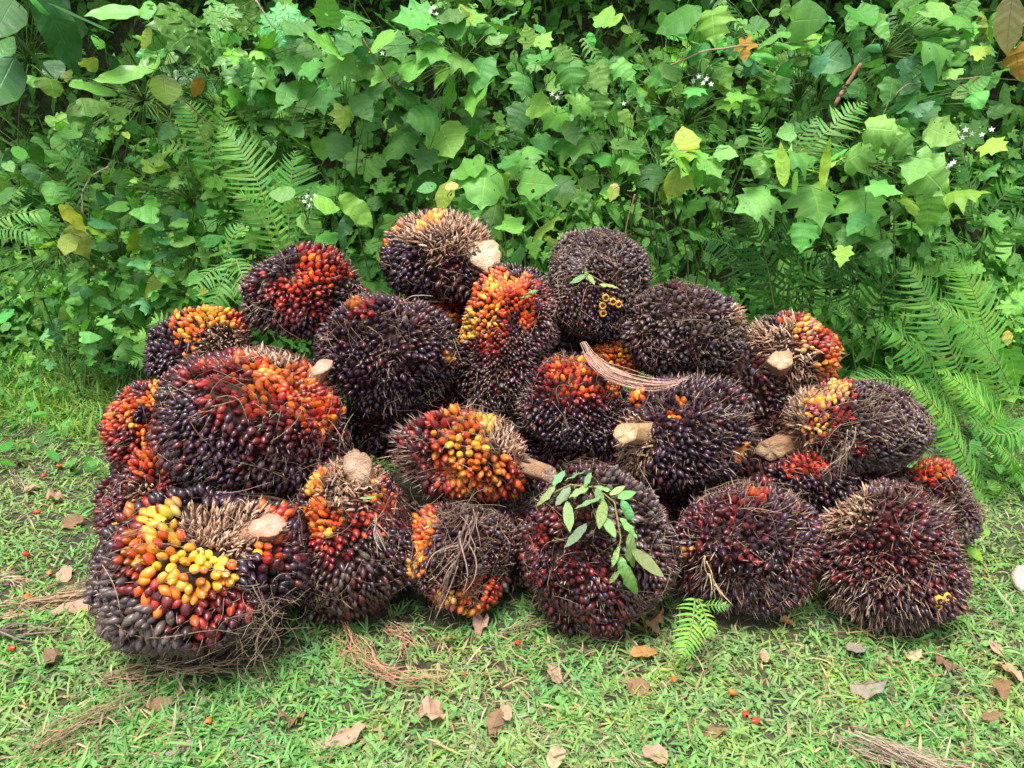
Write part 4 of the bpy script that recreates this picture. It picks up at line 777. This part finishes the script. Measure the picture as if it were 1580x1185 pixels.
fern('fern just left of the red-middled bunch, fronds hanging down', [((360,400),(325,482),2.6,2.48,-10,72,'m'),((365,400),(395,470),2.6,2.45,0,70,'m'),((350,405),(372,345),2.65,2.7,10,60,'m'),((345,410),(300,450),2.6,2.5,10,60,'m')])
fern('fern spreading level at the far left edge under the dim oval-leaved shrub', [((-10,345),(85,335),2.95,3.0,20,60,'l'),((-10,360),(70,372),2.95,2.9,20,50,'m'),((-10,340),(40,290),3.0,3.0,10,60,'m')])
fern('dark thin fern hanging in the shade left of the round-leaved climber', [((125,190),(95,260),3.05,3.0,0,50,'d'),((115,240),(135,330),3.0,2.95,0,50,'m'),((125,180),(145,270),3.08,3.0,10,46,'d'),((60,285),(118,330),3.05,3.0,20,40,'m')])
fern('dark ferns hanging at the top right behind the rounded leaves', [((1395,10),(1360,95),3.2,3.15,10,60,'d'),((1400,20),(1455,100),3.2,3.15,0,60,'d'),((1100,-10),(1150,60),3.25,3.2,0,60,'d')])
fern('faint fern behind the buds of the pale flowering shrub', [((870,75),(905,125),3.1,3.05,0,36,'m'),((900,60),(935,115),3.1,3.05,0,36,'m')])
fern('small fern against the right side of the hedge below the white flower spray', [((1500,330),(1475,225),2.9,2.9,20,60,'m'),((1510,350),(1565,290),2.9,2.85,20,70,'m'),((1520,400),(1580,340),2.85,2.8,20,70,'m'),((1490,380),(1450,400),2.8,2.7,20,70,'m')])
fern('bright yellow-green young fern growing from the grass at the foot of the dark red bunch', [((1072,925),(1052,1012),1.50,1.37,-4,62,'g'),((1078,925),(1098,985),1.5,1.42,0,34,'g'),((1080,935),(1125,935),1.5,1.46,10,26,'l')], group=None, name='young_fern')
# fern scraps fallen on the pile
def sprig(label, key, rach, leaflets, lift=.04, tint='l'):
    b = BK[key]; Q = np.array([hit(b, x, y, lift-.006)[0] for x, y in rach]); root = thing('wilted_fern_sprig', label, 'fern sprig', Q[0])
    sb = Buf(); tube(sb, Q, .0025, .0012, (.26, .22, .10), 5); part('sprig_stalk', sb, M_FIBRE, root)
    for (x, y, s_, a, tn) in leaflets:
        P, n = hit(b, x, y, lift); fb = Buf(); zc = (P-CP) @ FW; n2 = unit(n+rng.normal(0, .3, 3)+[0, 0, .3])
        P0 = put_leaves(fb, T_OVAL if s_ < 60 else T_BIG, P[None], n2[None], imgdir([a]), s_*zc/FPX, jit(np.array(TINT[tn])*.7+np.array([.14, .17, .12]), 1)*.9)
        # leaflets are narrow: squeeze across
        V = fb.v[-1]; M = frames(n2[None], imgdir([a]))[0]; q = (V-P) @ M; q[:, 0] *= .56; fb.v[-1] = P + q @ M.T
        part('leaflet', fb, M_LEAF, root)
sprig('wilted green fern sprig draped over the dark brown bunch in the bottom row', 'S', [(845,765),(880,748),(920,752),(948,775),(958,830),(952,860),(948,890)],
  [(842,762,44,215,'g'),(862,738,40,80,'l'),(885,733,38,70,'l'),(907,740,34,80,'l'),(870,760,36,240,'l'),(896,755,40,230,'l'),(877,795,52,275,'l'),(911,778,46,260,'l'),(890,825,52,235,'t'),(931,748,38,95,'l'),(952,757,36,40,'g'),(929,792,46,265,'l'),(940,812,44,285,'l'),(968,786,40,300,'l'),(970,812,42,300,'g'),(985,845,74,315,'l'),(996,868,66,318,'l'),(950,858,34,250,'g'),(962,876,40,285,'l'),(978,892,62,310,'g'),(948,890,26,230,'l'),(925,765,30,290,'m'),(965,765,30,20,'l')])
sprig('limp bright green leaf scrap on the front of the grey-brown domed bunch', 'J', [(892,432),(910,424),(928,434),(940,441)], [(893,430,30,200,'g'),(905,424,22,100,'g'),(912,430,20,300,'g'),(938,441,30,355,'g')])
sprig('narrow green leaf stuck to the bunch with the square upright stalk', 'Q', [(566,780),(568,790)], [(568,768,30,75,'g')])
sprig('tiny dried green scrap on the orange-edged tall bunch', 'I', [(808,455),(830,450)], [(812,456,20,200,'y'),(822,450,18,20,'y')])

# dry sheath strands draped on the pile
def strands(name, label, pts3, n, width, rad, col, cat='dry strip', flat=.02, mat=None, seed=3, sag=.0):
    r = np.random.default_rng(seed); pts = np.array(pts3, float); cat_ground = 'palm_fibre' in name; t0 = np.linspace(0, 1, len(pts)); t = np.linspace(0, 1, 14)
    Q = np.stack([np.interp(t, t0, pts[:, i]) for i in range(3)], 1)
    for _ in range(2): Q[1:-1] = (Q[:-2]+Q[1:-1]*2+Q[2:])/4
    d = unit(np.gradient(Q, axis=0)); s_ = unit(np.cross(d, TOCAM)); bb = Buf()
    tot = np.linalg.norm(np.diff(Q, axis=0), axis=1).sum(); long = name == 'dry_sheath'
    for i in range(n if long else int(n*1.25)):
        if 'palm' in name: width_ = width
        if long:
            o = r.normal()*width; env = (np.sin(np.clip(t*.96+.04, 0, 1)*math.pi)[:, None])**1.2+.06
            a, b2 = r.uniform(0, .35), r.uniform(.55, 1); k = (t >= a) & (t <= b2)
            P = (Q + s_*(o*env) + s_*(width*.3*np.sin(t*r.uniform(4, 12)+r.uniform(0, 6)))[:, None] + TOCAM*r.uniform(0, flat) + r.normal(0, .0008, Q.shape))[k]
            if len(P) < 3: continue
        else:
            wild = .55 if 'root' in name else .24; u0 = r.uniform(-.05, .8)*13; j = int(np.clip(u0, 0, 12)); p = Q[j]+(Q[min(j+1, 13)]-Q[j])*(u0-j)+s_[j]*r.normal()*width+TOCAM*r.uniform(0, flat)
            dd = unit(d[j]+r.normal(0, .18+wild, 3)); st = .008; P = [p]; tn = r.normal(0, wild, 3)
            for _ in range(int(r.uniform(.25, .8)*tot/st) if 'root' not in name else int(r.uniform(6, 20))):
                tn = tn*.8+r.normal(0, wild*.5, 3); jj = int(np.argmin(((Q-p)**2).sum(1))); dd = unit(dd+tn*.35+(Q[jj]-p)*(1.5 if 'root' in name else 2.5)+d[jj]*(.02 if 'root' in name else .12)); p = p+dd*st; P.append(p)
            P = np.array(P)
            if cat_ground: P[:, 2] = np.clip(P[:, 2], .014, .034)
            if len(P) < 3: continue
        tube(bb, P, rad*r.uniform(.5, 1.3), rad*.4, tuple(np.array(col)*r.uniform(.5, 1.4)), 4)
    return solo(name, bb, M_FIBRE, label, cat, pts[0])
bj = BK['J']; 
def over(key, pts, g=.03): return [hit(BK[key], x, y, g)[0] for x, y in pts]
strands('dry_sheath', 'pinkish dry sheath strip hanging in a curve from under the grey dome', over('J', [(893, 512)], .02)+over('M', [(905, 545), (922, 568), (945, 583)], .05)+over('N', [(985, 592), (1012, 598), (1050, 590), (1075, 575)], .035), 46, .0085, .0013, (.66, .42, .32))
strands('dry_stalk_strip', 'bundle of split dry stalk strips across the brown fibrous bunch', over('R', [(732, 790), (722, 815), (708, 850), (692, 885), (682, 905)], .035), 22, .009, .0022, (.30, .20, .16), seed=5)
strands('dry_stalk_strip', 'thin dry strand looping over the bunch with the square stalk', over('Q', [(575, 780), (582, 805), (588, 838)], .03), 10, .003, .0018, (.48, .38, .30), seed=6)
strands('dry_stalk_strip', 'knotted dry fibre strip on the wide fibre-matted bunch', over('O', [(1308, 660), (1300, 690), (1296, 720), (1300, 745)], .03), 26, .008, .0016, (.40, .29, .20), seed=8)
strands('dry_stalk_strip', 'curved straw strip at the left foot of the glossy dark red bunch', over('T', [(1085, 855), (1096, 890), (1112, 915)], .03), 10, .003, .0020, (.66, .48, .26), seed=9)
strands('root_tangle', 'tangle of fine dead roots at the foot of the yellow-ringed bunch', over('A', [(405, 900), (395, 960), (385, 1005), (400, 1025)], .03), 70, .030, .0009, (.26, .19, .13), seed=10, flat=.03)
strands('root_tangle', 'tuft of dead roots between the orange-faced bunch and the brown fibrous one', over('R', [(650, 790), (700, 788), (745, 792), (790, 800)], .04), 16, .018, .0008, (.30, .22, .15), seed=12, flat=.03)
strands('dry_stalk_strip', 'pale bent straw lying across the gap under the cream-stalk bunch', over('X', [(620, 470), (650, 463), (690, 462), (716, 478)], .04), 3, .004, .0018, (.50, .40, .28), seed=14)

# ---------------------------------------------------------------- litter on the grass
T_CURL = [outline_leaf(np.array(OVAL)*[1.25, 1], nseg=16, across=3, fold=.85, droop=.5, wave=.07, seed=s_) for s_ in (2, 4)] + [outline_leaf(OVAL, nseg=16, across=3, fold=-.45, droop=-.25, wave=.06, seed=8)]
def litter(px, py, size, ang, col, label, T=T_CURL, narrow=1.0, name='dry_leaf', lift=.017):
    size *= .80
    P = on_ground(px, py, lift); zc = (P-CP) @ FW; bb = Buf(); a = math.radians(ang); t = np.array([math.cos(a), math.sin(a)*1.5, 0]); n = unit(np.array([0, -.1, 1])+rng.normal(0, .22, 3))
    put_leaves(bb, T, P[None], n[None], t[None], size*zc/FPX*1.15, np.array([col])); M = frames(n[None], t[None])[0]
    if narrow != 1:
        V = bb.v[-1]; q = (V-P) @ M; q[:, 0] *= narrow; bb.v[-1] = P + q @ M.T
    return solo(name, bb, M_DRY, label, 'dry leaf', P, 'dry leaves scattered on the grass')
PK, BR, GR, OR_, TN = (.46, .29, .22), (.24, .15, .10), (.27, .24, .22), (.52, .26, .10), (.48, .38, .25)
for a in [(530,1135,74,15,PK,'large pinkish-brown leaf lying flat in the front grass, left of centre'),(450,1107,48,100,BR,'grey-brown leaf standing in the grass left of the large pinkish one'),
  (245,1085,44,10,BR,'small dull leaf in the grass above the bottom edge, left'),(275,1155,48,20,GR,'grey crumpled leaf at the bottom left'),(115,938,86,12,PK,'long pinkish husk leaf left of the yellow-ringed bunch',T_CURL,.55),
  (742,962,40,250,PK,'small pink leaf just in front of the orange low fruit'),(668,1098,54,20,PK,'pale curled leaf in the grass below the centre of the pile'),(765,1112,50,250,BR,'brown scrap to the right of the pale curled leaf'),
  (780,1098,34,300,PK,'pinkish scrap next to a brown one, front centre'),(858,1168,62,60,TN,'tan bent leaf at the bottom edge near the centre',T_CURL,.6),(992,1006,60,15,OR_,'orange-brown leaf in the grass below the fern-draped bunch',T_CURL,.6),
  (1008,956,44,20,(.36,.2,.1),'russet leaf touching the foot of the fern-draped bunch'),(1005,968,30,340,BR,'small dark scrap below the russet leaf'),(1336,1058,62,350,GR,'smooth grey leaf in the grass on the right',T_CURL,.75),
  (1462,1022,62,290,BR,'stiff brown-grey leaf slanting in the grass below the bristling bunch',T_CURL,.5),(1556,1034,52,300,PK,'pale pinkish leaf near the right edge',T_CURL,.6),(1545,1060,40,250,BR,'dark leaf under the pale pinkish one at the right edge'),
  (1092,1122,60,340,BR,'brown folded leaf in the front grass, right of centre'),(1010,1162,56,310,PK,'reddish crumpled leaf at the bottom edge, right of centre'),(1180,1012,30,80,PK,'little pale leaf in the grass under the dark red bunch'),
  (855,1040,38,330,PK,'small tan leaf in the grass right of the dried fibres'),(85,768,34,20,PK,'crumpled pale leaf left of the pile'),(50,752,30,60,PK,'small pinkish leaf at the left between two red fruits'),(75,1020,50,200,BR,'dark leaf below the dry palm scraps on the left'),
  (1540,1000,40,330,PK,'little pinkish scrap at the right edge above the pale leaf'),(1410,1010,30,10,TN,'small tan scrap below the bristling bunch'),(1320,1000,36,10,GR,'grey scrap in the right grass'),(112,805,40,200,BR,'brown withered scrap between the red fruits on the left'),
  (985,1060,44,20,BR,'brown scrap below the orange-brown leaf'),(1215,960,30,0,OR_,'small rusty leaf at the foot of the dark red bunch'),(100,885,44,310,(.5,.3,.22),'small reddish husk on the left grass'),(1530,1105,44,10,BR,'brown scrap at the lower right'),(690,985,30,200,PK,'small scrap in front of the pile, centre')]:
    litter(*a)
# dry palm fibre pieces on the grass
def gp(pts, z=.026): return [on_ground(x, y, .016) for x, y in pts]
strands('dry_palm_fibre', 'long dry fibrous strip slanting in the grass at the lower left', gp([(35,1168),(90,1130),(140,1105),(178,1092)]), 40, .014, .0012, (.36,.25,.15), seed=21)
strands('dry_palm_fibre', 'pinkish dried fibre heap in the grass right of the yellow-ringed bunch', gp([(515,962),(545,1000),(575,1030),(640,1040)], .03), 44, .026, .0011, (.52,.29,.18), seed=22)
strands('dry_palm_fibre', 'small curl of dried fibre beside the pinkish heap', gp([(590,965),(622,975),(628,1005)], .03), 30, .012, .0014, (.50,.28,.18), seed=23)
strands('dry_palm_fibre', 'long grey-brown dry frond end at the lower right corner', gp([(1290,1130),(1350,1155),(1420,1180),(1480,1200)]), 70, .024, .0013, (.40,.30,.22), seed=24)
strands('dry_palm_fibre', 'dry palm scrap piled at the left edge beside the yellow-ringed bunch', gp([(-20,948),(40,935),(90,925),(150,905)], .03), 60, .020, .0018, (.42,.28,.17), seed=25)
strands('dry_palm_fibre', 'dark dry stalk lying below the palm scrap at the left edge', gp([(-20,978),(20,975),(70,978)], .03), 14, .006, .003, (.20,.15,.12), seed=26)
strands('dry_palm_fibre', 'fringe of dry fibre flattened under the front of the yellow-ringed bunch', gp([(150,1046),(210,1036),(300,1036),(370,1034)], .028), 26, .012, .0013, (.44,.30,.18), seed=27)
strands('dry_palm_fibre', 'dry curved stalk lying against the foot of the fern-draped bunch', gp([(862,950),(880,962),(905,972),(935,974)], .03), 12, .004, .0028, (.30,.24,.17), seed=28)
strands('dry_palm_fibre', 'bent brown stem in the grass, centre front', gp([(770,975),(800,968),(840,962),(862,960)], .03), 16, .005, .0018, (.42,.30,.18), seed=29)
strands('dry_palm_fibre', 'curled straw ring in the grass far left', gp([(40,695),(28,715),(30,740),(45,750)], .03), 12, .008, .0014, (.44,.36,.24), seed=30)
strands('dry_palm_fibre', 'yellowish bent straw at the bottom right of centre', gp([(950,1135),(970,1160),(1000,1180)], .03), 10, .004, .002, (.52,.42,.24), seed=31)
strands('dry_palm_fibre', 'thin straw in the right front grass', gp([(1480,1085),(1500,1130),(1530,1165)], .03), 5, .003, .0016, (.52,.44,.28), seed=32)
strands('dry_palm_fibre', 'arched dry sheath at the left edge above the palm scrap', gp([(-10,897),(20,893),(40,905),(46,915)], .035), 24, .007, .002, (.50,.35,.24), seed=33)
# loose fruits on the grass
FG = 'loose ripe fruits fallen on the grass'
def loose(px, py, col, label, s_=.016):
    s_ *= .85
    P = on_ground(px, py, .022); V, F, U = lathe(FRUIT_PROF, 12); ax = unit(rng.normal(0, 1, 3)*[1, 1, .3]); sd_ = unit(np.cross(ax, [.1, .2, 1])); M = np.stack([sd_, np.cross(ax, sd_), ax], -1)
    bb = Buf(); bb.add((V*[s_, s_, s_*1.35]) @ M.T+P, F, np.tile([*col, .5], (len(V), 1)), U)
    solo('loose_fruit', bb, M_FRUITS, label, 'fruit', P, FG)
HR, HO = (.62, .05, .03), (.70, .17, .03)
for a in [(68,733,HR,'red fallen fruit on the left grass, highest of them'),(57,790,HR,'red fallen fruit beside a pale stalk on the left grass'),(40,855,HR,'red fallen fruit on the left grass above the reddish husk'),(76,884,HO,'orange-red fallen fruit by the reddish husk'),
  (42,920,HO,'orange fallen fruit lying in the palm scrap at the left edge'),(18,1000,HR,'red fallen fruit nearest the left edge below the dark stalk'),(92,718,HO,'orange fallen fruit by the left edge of the pile'),(799,992,HR,'bright red fallen fruit in front of the pile, centre'),
  (1040,1048,HO,'orange-red fallen fruit below the young fern'),(322,1112,HO,'small orange fallen fruit in the front left grass'),(1130,1068,HO,'pale orange fallen fruit right of the young fern',.014),(1150,1102,HR,'reddish fallen fruit in the front grass, right'),(1166,1112,HR,'reddish fallen fruit touching its neighbour in the front grass, right',.017),
  (1262,857,HR,'red fruit lodged between the dark red bunch and the bristling one'),(715,1040,HO,'little orange fruit fallen in the grass, centre',.012),(120,655,HO,'orange fruit fallen far back on the left grass')]:
    if a[0] == 1262:
        P, n = hit(BK['U'], 1268, 857, .03)
    loose(*a)
# pale round thing at the right edge: a cut stalk end lying in the grass
P = on_ground(1583, 893, .03); bb = Buf(); V, F, U = lathe([(-.5, .7), (-.3, .95), (.0, 1.0), (.25, .93), (.32, .7), (.28, .35), (.33, 0)], 18)
M = frames(TOCAM+np.array([-.2, 0, .1]), np.array([0, 0, 1.0])); M = np.stack([M[:, 0], M[:, 1], M[:, 2]], -1)
bb.add((V*.036*(1+.04*np.sin(9*V[:, :1])))@M.T+P, F, (.80, .70, .62)); solo('cut_stalk_end', bb, M_CUT, 'pale round cut stalk end lying in the grass at the right edge', 'stalk end', P)
# pinkish husk ball in the fern left of the pile's top
P = at(376, 447, 2.4); bb = Buf(); V, F, U = lathe([(-1, .1), (-.6, .8), (0, 1), (.6, .75), (1, .1)], 10); V = V+rng.normal(0, .08, V.shape)
bb.add(V*.020+P, F, (.42, .24, .18)); tube(bb, curve(P, P+[.02, .2, -.12], [0, 0, -.02], 5), .004, .003, (.28, .17, .1), 5); solo('dry_seed_head', bb, M_FIBRE, 'brown dry seed head poking out left of the red-middled bunch', 'seed head', P)

# ---------------------------------------------------------------- grass and undergrowth
def blade_t(nseg, bend):
    s = np.linspace(0, 1, nseg+1); w_ = np.interp(s, [0, .3, .75, 1], [.7, 1, .7, .04])*.5
    y = s*(1-.25*bend*s); z = -bend*.55*s**2
    V = np.stack([np.stack([-w_, y, z+.0*w_], 1), np.stack([w_, y, z+.0*w_], 1)], 1).reshape(-1, 3); q = np.arange(nseg)*2
    return V, [np.stack([q, q+1, q+3, q+2], 1)], np.tile([0, .5, 0], (len(V), 1))
T_BL = [blade_t(3, .25), blade_t(4, .8), blade_t(4, 1.3)]
def blades(buf, P, el, L, wd, col):
    n = len(P); az = rng.uniform(0, 2*math.pi, n); t = np.stack([np.cos(az)*np.cos(el), np.sin(az)*np.cos(el), np.sin(el)], 1)
    nn = np.stack([-np.cos(az)*np.sin(el), -np.sin(az)*np.sin(el), np.cos(el)], 1)+rng.normal(0, .25, (n, 3)); M = frames(nn, t)
    M = M*np.stack([wd, L, L], 1)[:, None, :]; pick = rng.integers(0, 3, n)
    for i in range(3): k = pick == i; buf.inst(T_BL[i], M[k], P[k], col[k])
gb = Buf()
nt_ = 31000; v_ = rng.random(nt_); yy = 1.0*np.exp(v_*math.log(3.75/1.0)); xx = rng.uniform(-1, 1, nt_)*(.95*yy+.55)
dens = .5+.5*vnoise(xx, yy, 5.0, 3)+.3*vnoise(xx, yy, 13, 1); keep = rng.random(nt_) < np.clip(.62+.45*dens, .25, 1); xx, yy = xx[keep], yy[keep]
nb_ = 5; xx = np.repeat(xx, nb_)+rng.normal(0, .007, len(xx)*nb_); yy = np.repeat(yy, nb_)+rng.normal(0, .007, len(yy)*nb_); n_ = len(xx)
def off_pile(xx, yy, s_=.95):
    k = np.ones(len(xx), bool)
    for b in B:
        f = s_*.72 if b['k'] in 'AQRSTUFV' else 1.25
        k &= ((xx-b['C'][0])/(b['R'][0]*f))**2+((yy-b['C'][1])/(b['R'][2]*f))**2 > 1
    return k
k = off_pile(xx, yy); xx, yy = xx[k], yy[k]; n_ = len(xx)
P = np.stack([xx, yy, gz(xx, yy)+.002], 1)
patch = smooth(-.3, .6, vnoise(xx, yy, 3.1, 8)+.4*vnoise(xx, yy, 9, 4))
gcol = np.array([(.18, .39, .125)])*(1-patch[:, None])+np.array([(.26, .41, .155)])*patch[:, None]
rr_ = rng.random(n_); gcol = gcol*rng.uniform(.7, 1.3, (n_, 1)); gcol[rr_ < .10] = np.array([.42, .35, .20])*rng.uniform(.6, 1.2, ((rr_ < .10).sum(), 1)); gcol[(rr_ > .10) & (rr_ < .15)] = np.array([.30, .42, .10])
far = smooth(2.2, 3.4, yy)
blades(gb, P, rng.uniform(.05, .80, n_), rng.uniform(.014, .040, n_)*(1+.5*far)*np.where(rng.random(n_) < .12, 1.8, 1), rng.uniform(.0026, .0078, n_), gcol)
solo('grass', gb, M_GRASS, 'short trodden green grass around the pile', 'grass', (0, 0, 0), kind='stuff')
# thatch: dead straw bits lying among the grass
tb = Buf(); n_ = 12000; yy = 1.0*np.exp(rng.random(n_)*math.log(3.5)); xx = rng.uniform(-1, 1, n_)*(.82*yy+.45)
k = rng.random(n_) < np.clip(.45+.6*vnoise(xx, yy, 4.3, 6), .08, 1); xx, yy = xx[k], yy[k]; n_ = len(xx)
P = np.stack([xx, yy, gz(xx, yy)+rng.uniform(.006, .026, n_)], 1)
blades(tb, P, rng.normal(0, .15, n_), rng.uniform(.02, .07, n_), rng.uniform(.0015, .0045, n_), np.array([(.40, .29, .18), (.30, .19, .12), (.46, .38, .26), (.2, .13, .09)])[rng.integers(0, 4, n_)]*rng.uniform(.7, 1.2, (n_, 1)))
solo('straw_litter', tb, M_SHEATH, 'dead brown straw bits lying through the grass', 'straw', (0, 0, 0), kind='stuff')
# long grass on the left, up against the hedge, and on the bank foot
lb = Buf(); n_ = 19000; xx = rng.uniform(-3.4, 3.4, n_); yy = bank_start(xx)+rng.uniform(-.75, .45, n_); lf = smooth(-1.0, -1.7, xx)
k = rng.random(n_) < np.where(xx < -1.1, 1.0, .45); k &= (yy > bank_start(xx)-.75*lf-.25) & off_pile(xx, yy); xx, yy, lf = xx[k], yy[k], lf[k]; n_ = len(xx)
P = np.stack([xx, yy, gz(xx, yy)], 1)
blades(lb, P, rng.uniform(.5, 1.4, n_), rng.uniform(.07, .19, n_)*(1-.25*lf), rng.uniform(.004, .009, n_), jit((.17, .34, .06), n_, .2)*np.where(rng.random((n_, 1)) < .15, [1.6, 1.1, 1.3], 1))
solo('long_grass', lb, M_GRASS, 'longer tangled grass along the foot of the hedge', 'grass', (0, 0, 0), kind='stuff')
cb = Buf(); n_ = 1100; yy = 1.0*np.exp(rng.random(n_)*math.log(3.3)); xx = rng.uniform(-1, 1, n_)*(.82*yy+.45); k = off_pile(xx, yy) & (vnoise(xx, yy, 3.7, 12)+.5*rng.normal(size=n_) > .1); xx, yy = xx[k], yy[k]
xx = np.repeat(xx, 4)+rng.normal(0, .012, len(xx)*4); yy = np.repeat(yy, 4)+rng.normal(0, .012, len(yy)*4); n_ = len(xx)
put_leaves(cb, T_OVAL+T_LANCE[:1], np.stack([xx, yy, gz(xx, yy)+rng.uniform(.012, .030, n_)], 1), unit(rng.normal(0, .35, (n_, 3))+[0, -.1, 1]), rng.normal(size=(n_, 3))*[1, 1, .2], rng.uniform(.008, .021, n_), np.array([(.17, .36, .11)])*rng.uniform(.75, 1.25, (n_, 1)))
solo('lawn_weeds', cb, M_LEAF, 'tiny broad-leaved weeds creeping through the lawn', 'weeds', (0, 0, 0), kind='stuff')
# low weeds (small leaves) on the left and right of the lawn edge
wb = Buf(); n_ = 2600; sgn = np.where(rng.random(n_) < .6, -1, 1); xx = sgn*rng.uniform(1.25, 3.0, n_); yy = rng.uniform(1.9, 3.6, n_); k = (np.abs(xx) > .62*yy-.2*(yy < 2.4)) & (yy > 2.25-.1*sgn); xx, yy = xx[k], yy[k]; n_ = len(xx)
P = np.stack([xx, yy, gz(xx, yy)+rng.uniform(.01, .09, n_)], 1); put_leaves(wb, T_HEART[:1]+T_OVAL[:1]+T_LANCE[:1], P, unit(rng.normal(0, .45, (n_, 3))+[0, -.2, 1]), rng.normal(size=(n_, 3)), rng.uniform(.02, .06, n_), jit(TINT['m'], n_, .2))
solo('low_weeds', wb, M_LEAF, 'low leafy weeds at the edge of the lawn', 'weeds', (0, 0, 0), kind='stuff')
# undergrowth filling the hedge bank behind the single plants
ub = Buf()
def fill(n_, T, smin, smax, lo, hi, tints, x0=-5.4, x1=5.4, dmin=.15, dmax=1.9, upw=.8):
    xx = rng.uniform(x0, x1, n_); dd = rng.uniform(dmin, dmax, n_); yy = bank_start(xx)+dd; zz = gz(xx, yy)+rng.uniform(lo, hi, n_)
    k = ~((rng.random(n_) < .35) & (((xx < -1.55) & (zz > .75)) | ((xx > .75) & (xx < 1.75) & (zz < .75)))); xx, yy, zz = xx[k], yy[k], zz[k]; n_ = len(xx)
    P = np.stack([xx, yy-.05, zz], 1); nn = unit(rng.normal(0, .45, (n_, 3))+[0, -.55, upw]); tt = rng.normal(0, .6, (n_, 3))+[0, -.4, -.7]
    c = np.array([TINT[tints[q]] for q in rng.integers(0, len(tints), n_)]); put_leaves(ub, T, P, nn, tt, rng.uniform(smin, smax, n_), c*rng.uniform(.75, 1.25, (n_, 1)))
fill(10500, T_OVAL[:2]+T_HEART[:1], .03, .085, .0, .30, 'mml', dmin=-.02, dmax=1.3)
fill(2300, T_STAR[:2]+T_STAR[3:4], .07, .15, .05, .45, 'mml', dmax=1.3)
fill(8500, T_LANCE, .07, .20, .0, .35, 'mml', dmin=.02, dmax=1.3)
fill(8000, T_MAPLE[:2], .035, .07, .02, .42, 'mlg', dmin=-.02, dmax=1.3)
def shade_overhang(n_, T, smin, smax, tints):  # unseen leaves above the view, added to shade the hollows behind the plants
    xx = rng.uniform(-5.4, 5.4, n_); yy = rng.uniform(3.42, 4.8, n_)+.12*np.sin(xx*3); zz = 1.95+.22*np.sin(xx*2.2+1)+rng.uniform(0, .55, n_)+.25*(yy-3.1)
    P = np.stack([xx, yy, zz], 1); c = np.array([TINT[tints[q]] for q in rng.integers(0, len(tints), n_)])
    put_leaves(ub, T, P, unit(rng.normal(0, .45, (n_, 3))+[0, -.3, 1]), rng.normal(0, .7, (n_, 3))+[0, -.5, -.3], rng.uniform(smin, smax, n_), c*rng.uniform(.75, 1.25, (n_, 1)))
shade_overhang(2600, T_STAR[:3], .12, .22, 'mdl'); shade_overhang(2600, T_OVAL[:2], .09, .16, 'mdl')
solo('undergrowth', ub, M_LEAF, 'dense dim undergrowth filling the hedge bank', 'undergrowth', (0, 0, 0), kind='stuff')
hb = Buf(); n_ = 14000; xx = rng.uniform(-4.4, 4.4, n_); yy = bank_start(xx)+rng.uniform(.1, 1.5, n_); P = np.stack([xx, yy, gz(xx, yy)], 1)
blades(hb, P, rng.uniform(.4, 1.4, n_), rng.uniform(.15, .45, n_), rng.uniform(.005, .011, n_), jit((.10, .25, .05), n_, .2))
solo('wild_grass', hb, M_GRASS, 'coarse wild grass growing through the hedge', 'grass', (0, 0, 0), kind='stuff')
